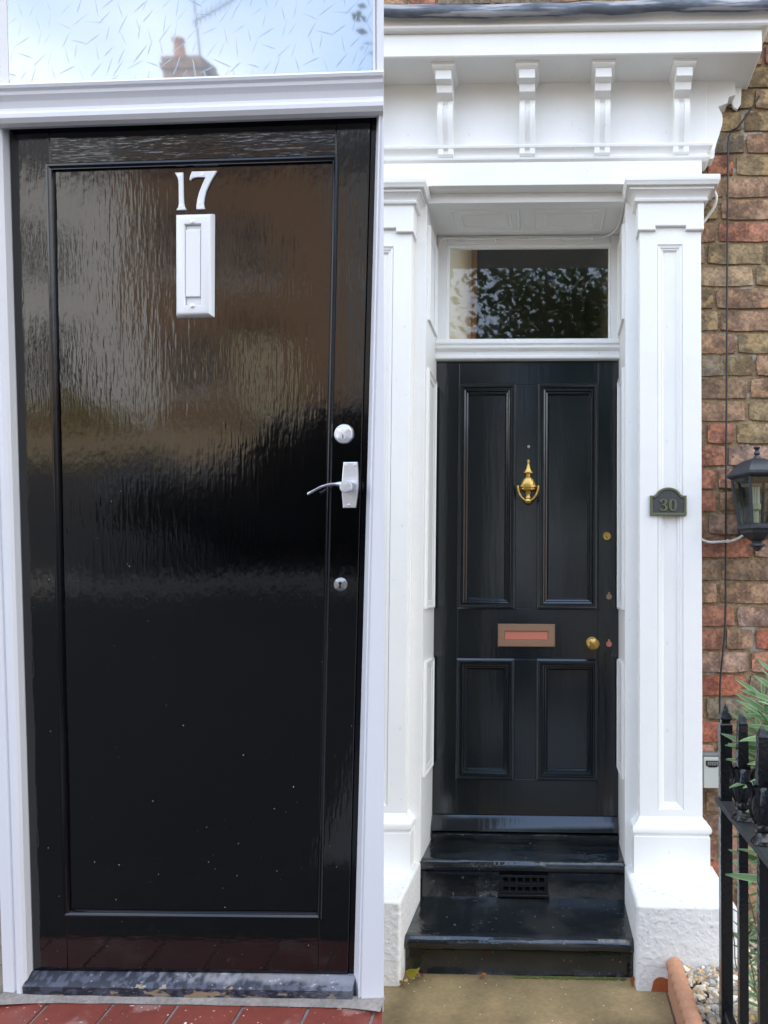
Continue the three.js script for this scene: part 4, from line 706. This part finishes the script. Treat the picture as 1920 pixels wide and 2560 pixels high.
{ // parked dark car at the near kerb
  const x0 = -4.0, z = 7.0, hw = .84, t = thing('parked_car', 'black hatchback parked at the near kerb behind the viewer', 'car', [x0 + 2.05, 0, z]);
  const pts = [[0, .35], [.02, .62], [.12, .78], [.5, .88], [1.0, .95], [1.5, 1.30], [1.9, 1.43], [2.6, 1.46], [3.3, 1.40], [3.8, 1.05], [4.05, .95], [4.1, .6], [4.08, .32], [3.7, .24], [3.55, .42], [3.3, .5], [3.05, .42], [2.9, .24], [1.2, .22], [1.05, .42], [.8, .5], [.55, .42], [.4, .24]];
  const g = plate(pts.map(([a, b]) => [a, b]), -hw, hw, .12); g.translate(x0, 0, z); mesh('body', uvm(g), M.carBlack, t);
  const wn = plate([[1.18, 1.0], [1.58, 1.27], [1.92, 1.37], [2.6, 1.40], [3.22, 1.34], [3.55, 1.02]], -hw - .003, hw + .003, .02); wn.translate(x0, 0, z); mesh('windows', uvm(wn), M.rubber, t);
  for (const a of [.8, 3.3]) for (const s of [-1, 1]) { const w = latheZ([[.31, -.1], [.33, -.06], [.33, .06], [.31, .1], [.2, .1], [.0001, .09]], x0 + a, .28, 0, 24); w.translate(0, 0, z + s * (hw - .08)); const wm = mesh('wheel', w, M.rubber, t); const h = latheZ([[.2, -.115], [.19, .115], [.0001, .12]], x0 + a, .28, 0, 20); h.translate(0, 0, z + s * (hw - .08)); mesh('hub_cap', h, M.satin, wm); }
  for (const s of [-.6, .6]) mesh('headlight', box(x0 - .005, x0 + .06, .62, .76, z + s - .15, z + s + .15, .02), M.enamel, t);
}
{ // street tree
  const x = .5, z = 12.2, t = thing('street_tree', 'leafy street tree behind the viewer, opposite the entrance steps', 'tree', [x, 0, z]), r = rng(61), br = [], q = (a, b) => a + (b - a) * r();
  const lat_ = lathe([[.24, -.05], [.18, .4], [.15, 2.0], [.12, 4.0], [.07, 6.2], [.02, 8.2]], 10, 1); lat_.translate(x, 0, z); br.push(lat_);
  const tips = []; for (let i = 0; i < 46; i++) { const h = q(2.8, 7.2), a = q(0, 6.28), L = q(.9, 3.0) * (h > 5.6 ? .8 : 1), e = [x + Math.cos(a) * L, h + q(.5, 1.7), z + Math.sin(a) * L]; tips.push(e, [x + Math.cos(a) * L * .55, h + .6, z + Math.sin(a) * L * .55]); br.push(tube([[x, h, z], [x + Math.cos(a) * L * .5, h + .35, z + Math.sin(a) * L * .5], e], .03, 6, 5)); }
  mesh('trunk', br, woodMat, t);
  const o = []; for (const c of tips) for (let k = 0; k < 150; k++) { const p = [c[0] + q(-.75, .75), c[1] + q(-.6, .6), c[2] + q(-.75, .75)], s = q(.05, .11), a = q(0, 6.28), b = q(-1, 1); const ux = Math.cos(a) * s, uz = Math.sin(a) * s, uy = b * s * .6; quad(o, [p[0] - ux, p[1] - uy, p[2] - uz], [p[0] + uz * .45, p[1] + s * .3, p[2] - ux * .45], [p[0] + ux, p[1] + uy, p[2] + uz], [p[0] - uz * .45, p[1] - s * .3, p[2] + ux * .45]); }
  mesh('crown', tris(o, .1), P({ color: lin(.06, .10, .025), roughness: .8, transmission: .3, thickness: 0 }), t);
}
{ // clipped hedge before the pale house
  const t = thing('golden_hedge', 'low golden leaved hedge before the pale house across the street', 'hedge', [-11.6, .07, 16.4]), r = rng(62), q = (a, b) => a + (b - a) * r(), o = [], b = [];
  for (let k = 0; k < 16; k++) { const x = -13.6 + k * .26; b.push(tube([[x, .06, 16.4], [x + q(-.1, .1), .35, 16.4 + q(-.1, .1)], [x + q(-.15, .15), .62, 16.4 + q(-.15, .15)]], .012, 6, 5)); }
  mesh('stems', b, woodMat, t).userData.kind = 'stuff';
  for (let k = 0; k < 4200; k++) { const p = [q(-13.7, -9.5), .10 + .66 * Math.pow(r(), .6), 16.4 + q(-.28, .28)], s = q(.025, .055), a = q(0, 6.28), c = q(-1, 1), ux = Math.cos(a) * s, uz = Math.sin(a) * s; quad(o, [p[0] - ux, p[1] - c * s, p[2] - uz], [p[0] + uz * .6, p[1] + s * .3, p[2] - ux * .6], [p[0] + ux, p[1] + c * s, p[2] + uz], [p[0] - uz * .6, p[1] - s * .3, p[2] + ux * .6]); }
  mesh('foliage', tris(o, .1), P({ color: lin(.42, .33, .03), roughness: .8, transmission: .25, thickness: 0 }), t);
}
renderer.render(scene, camera);
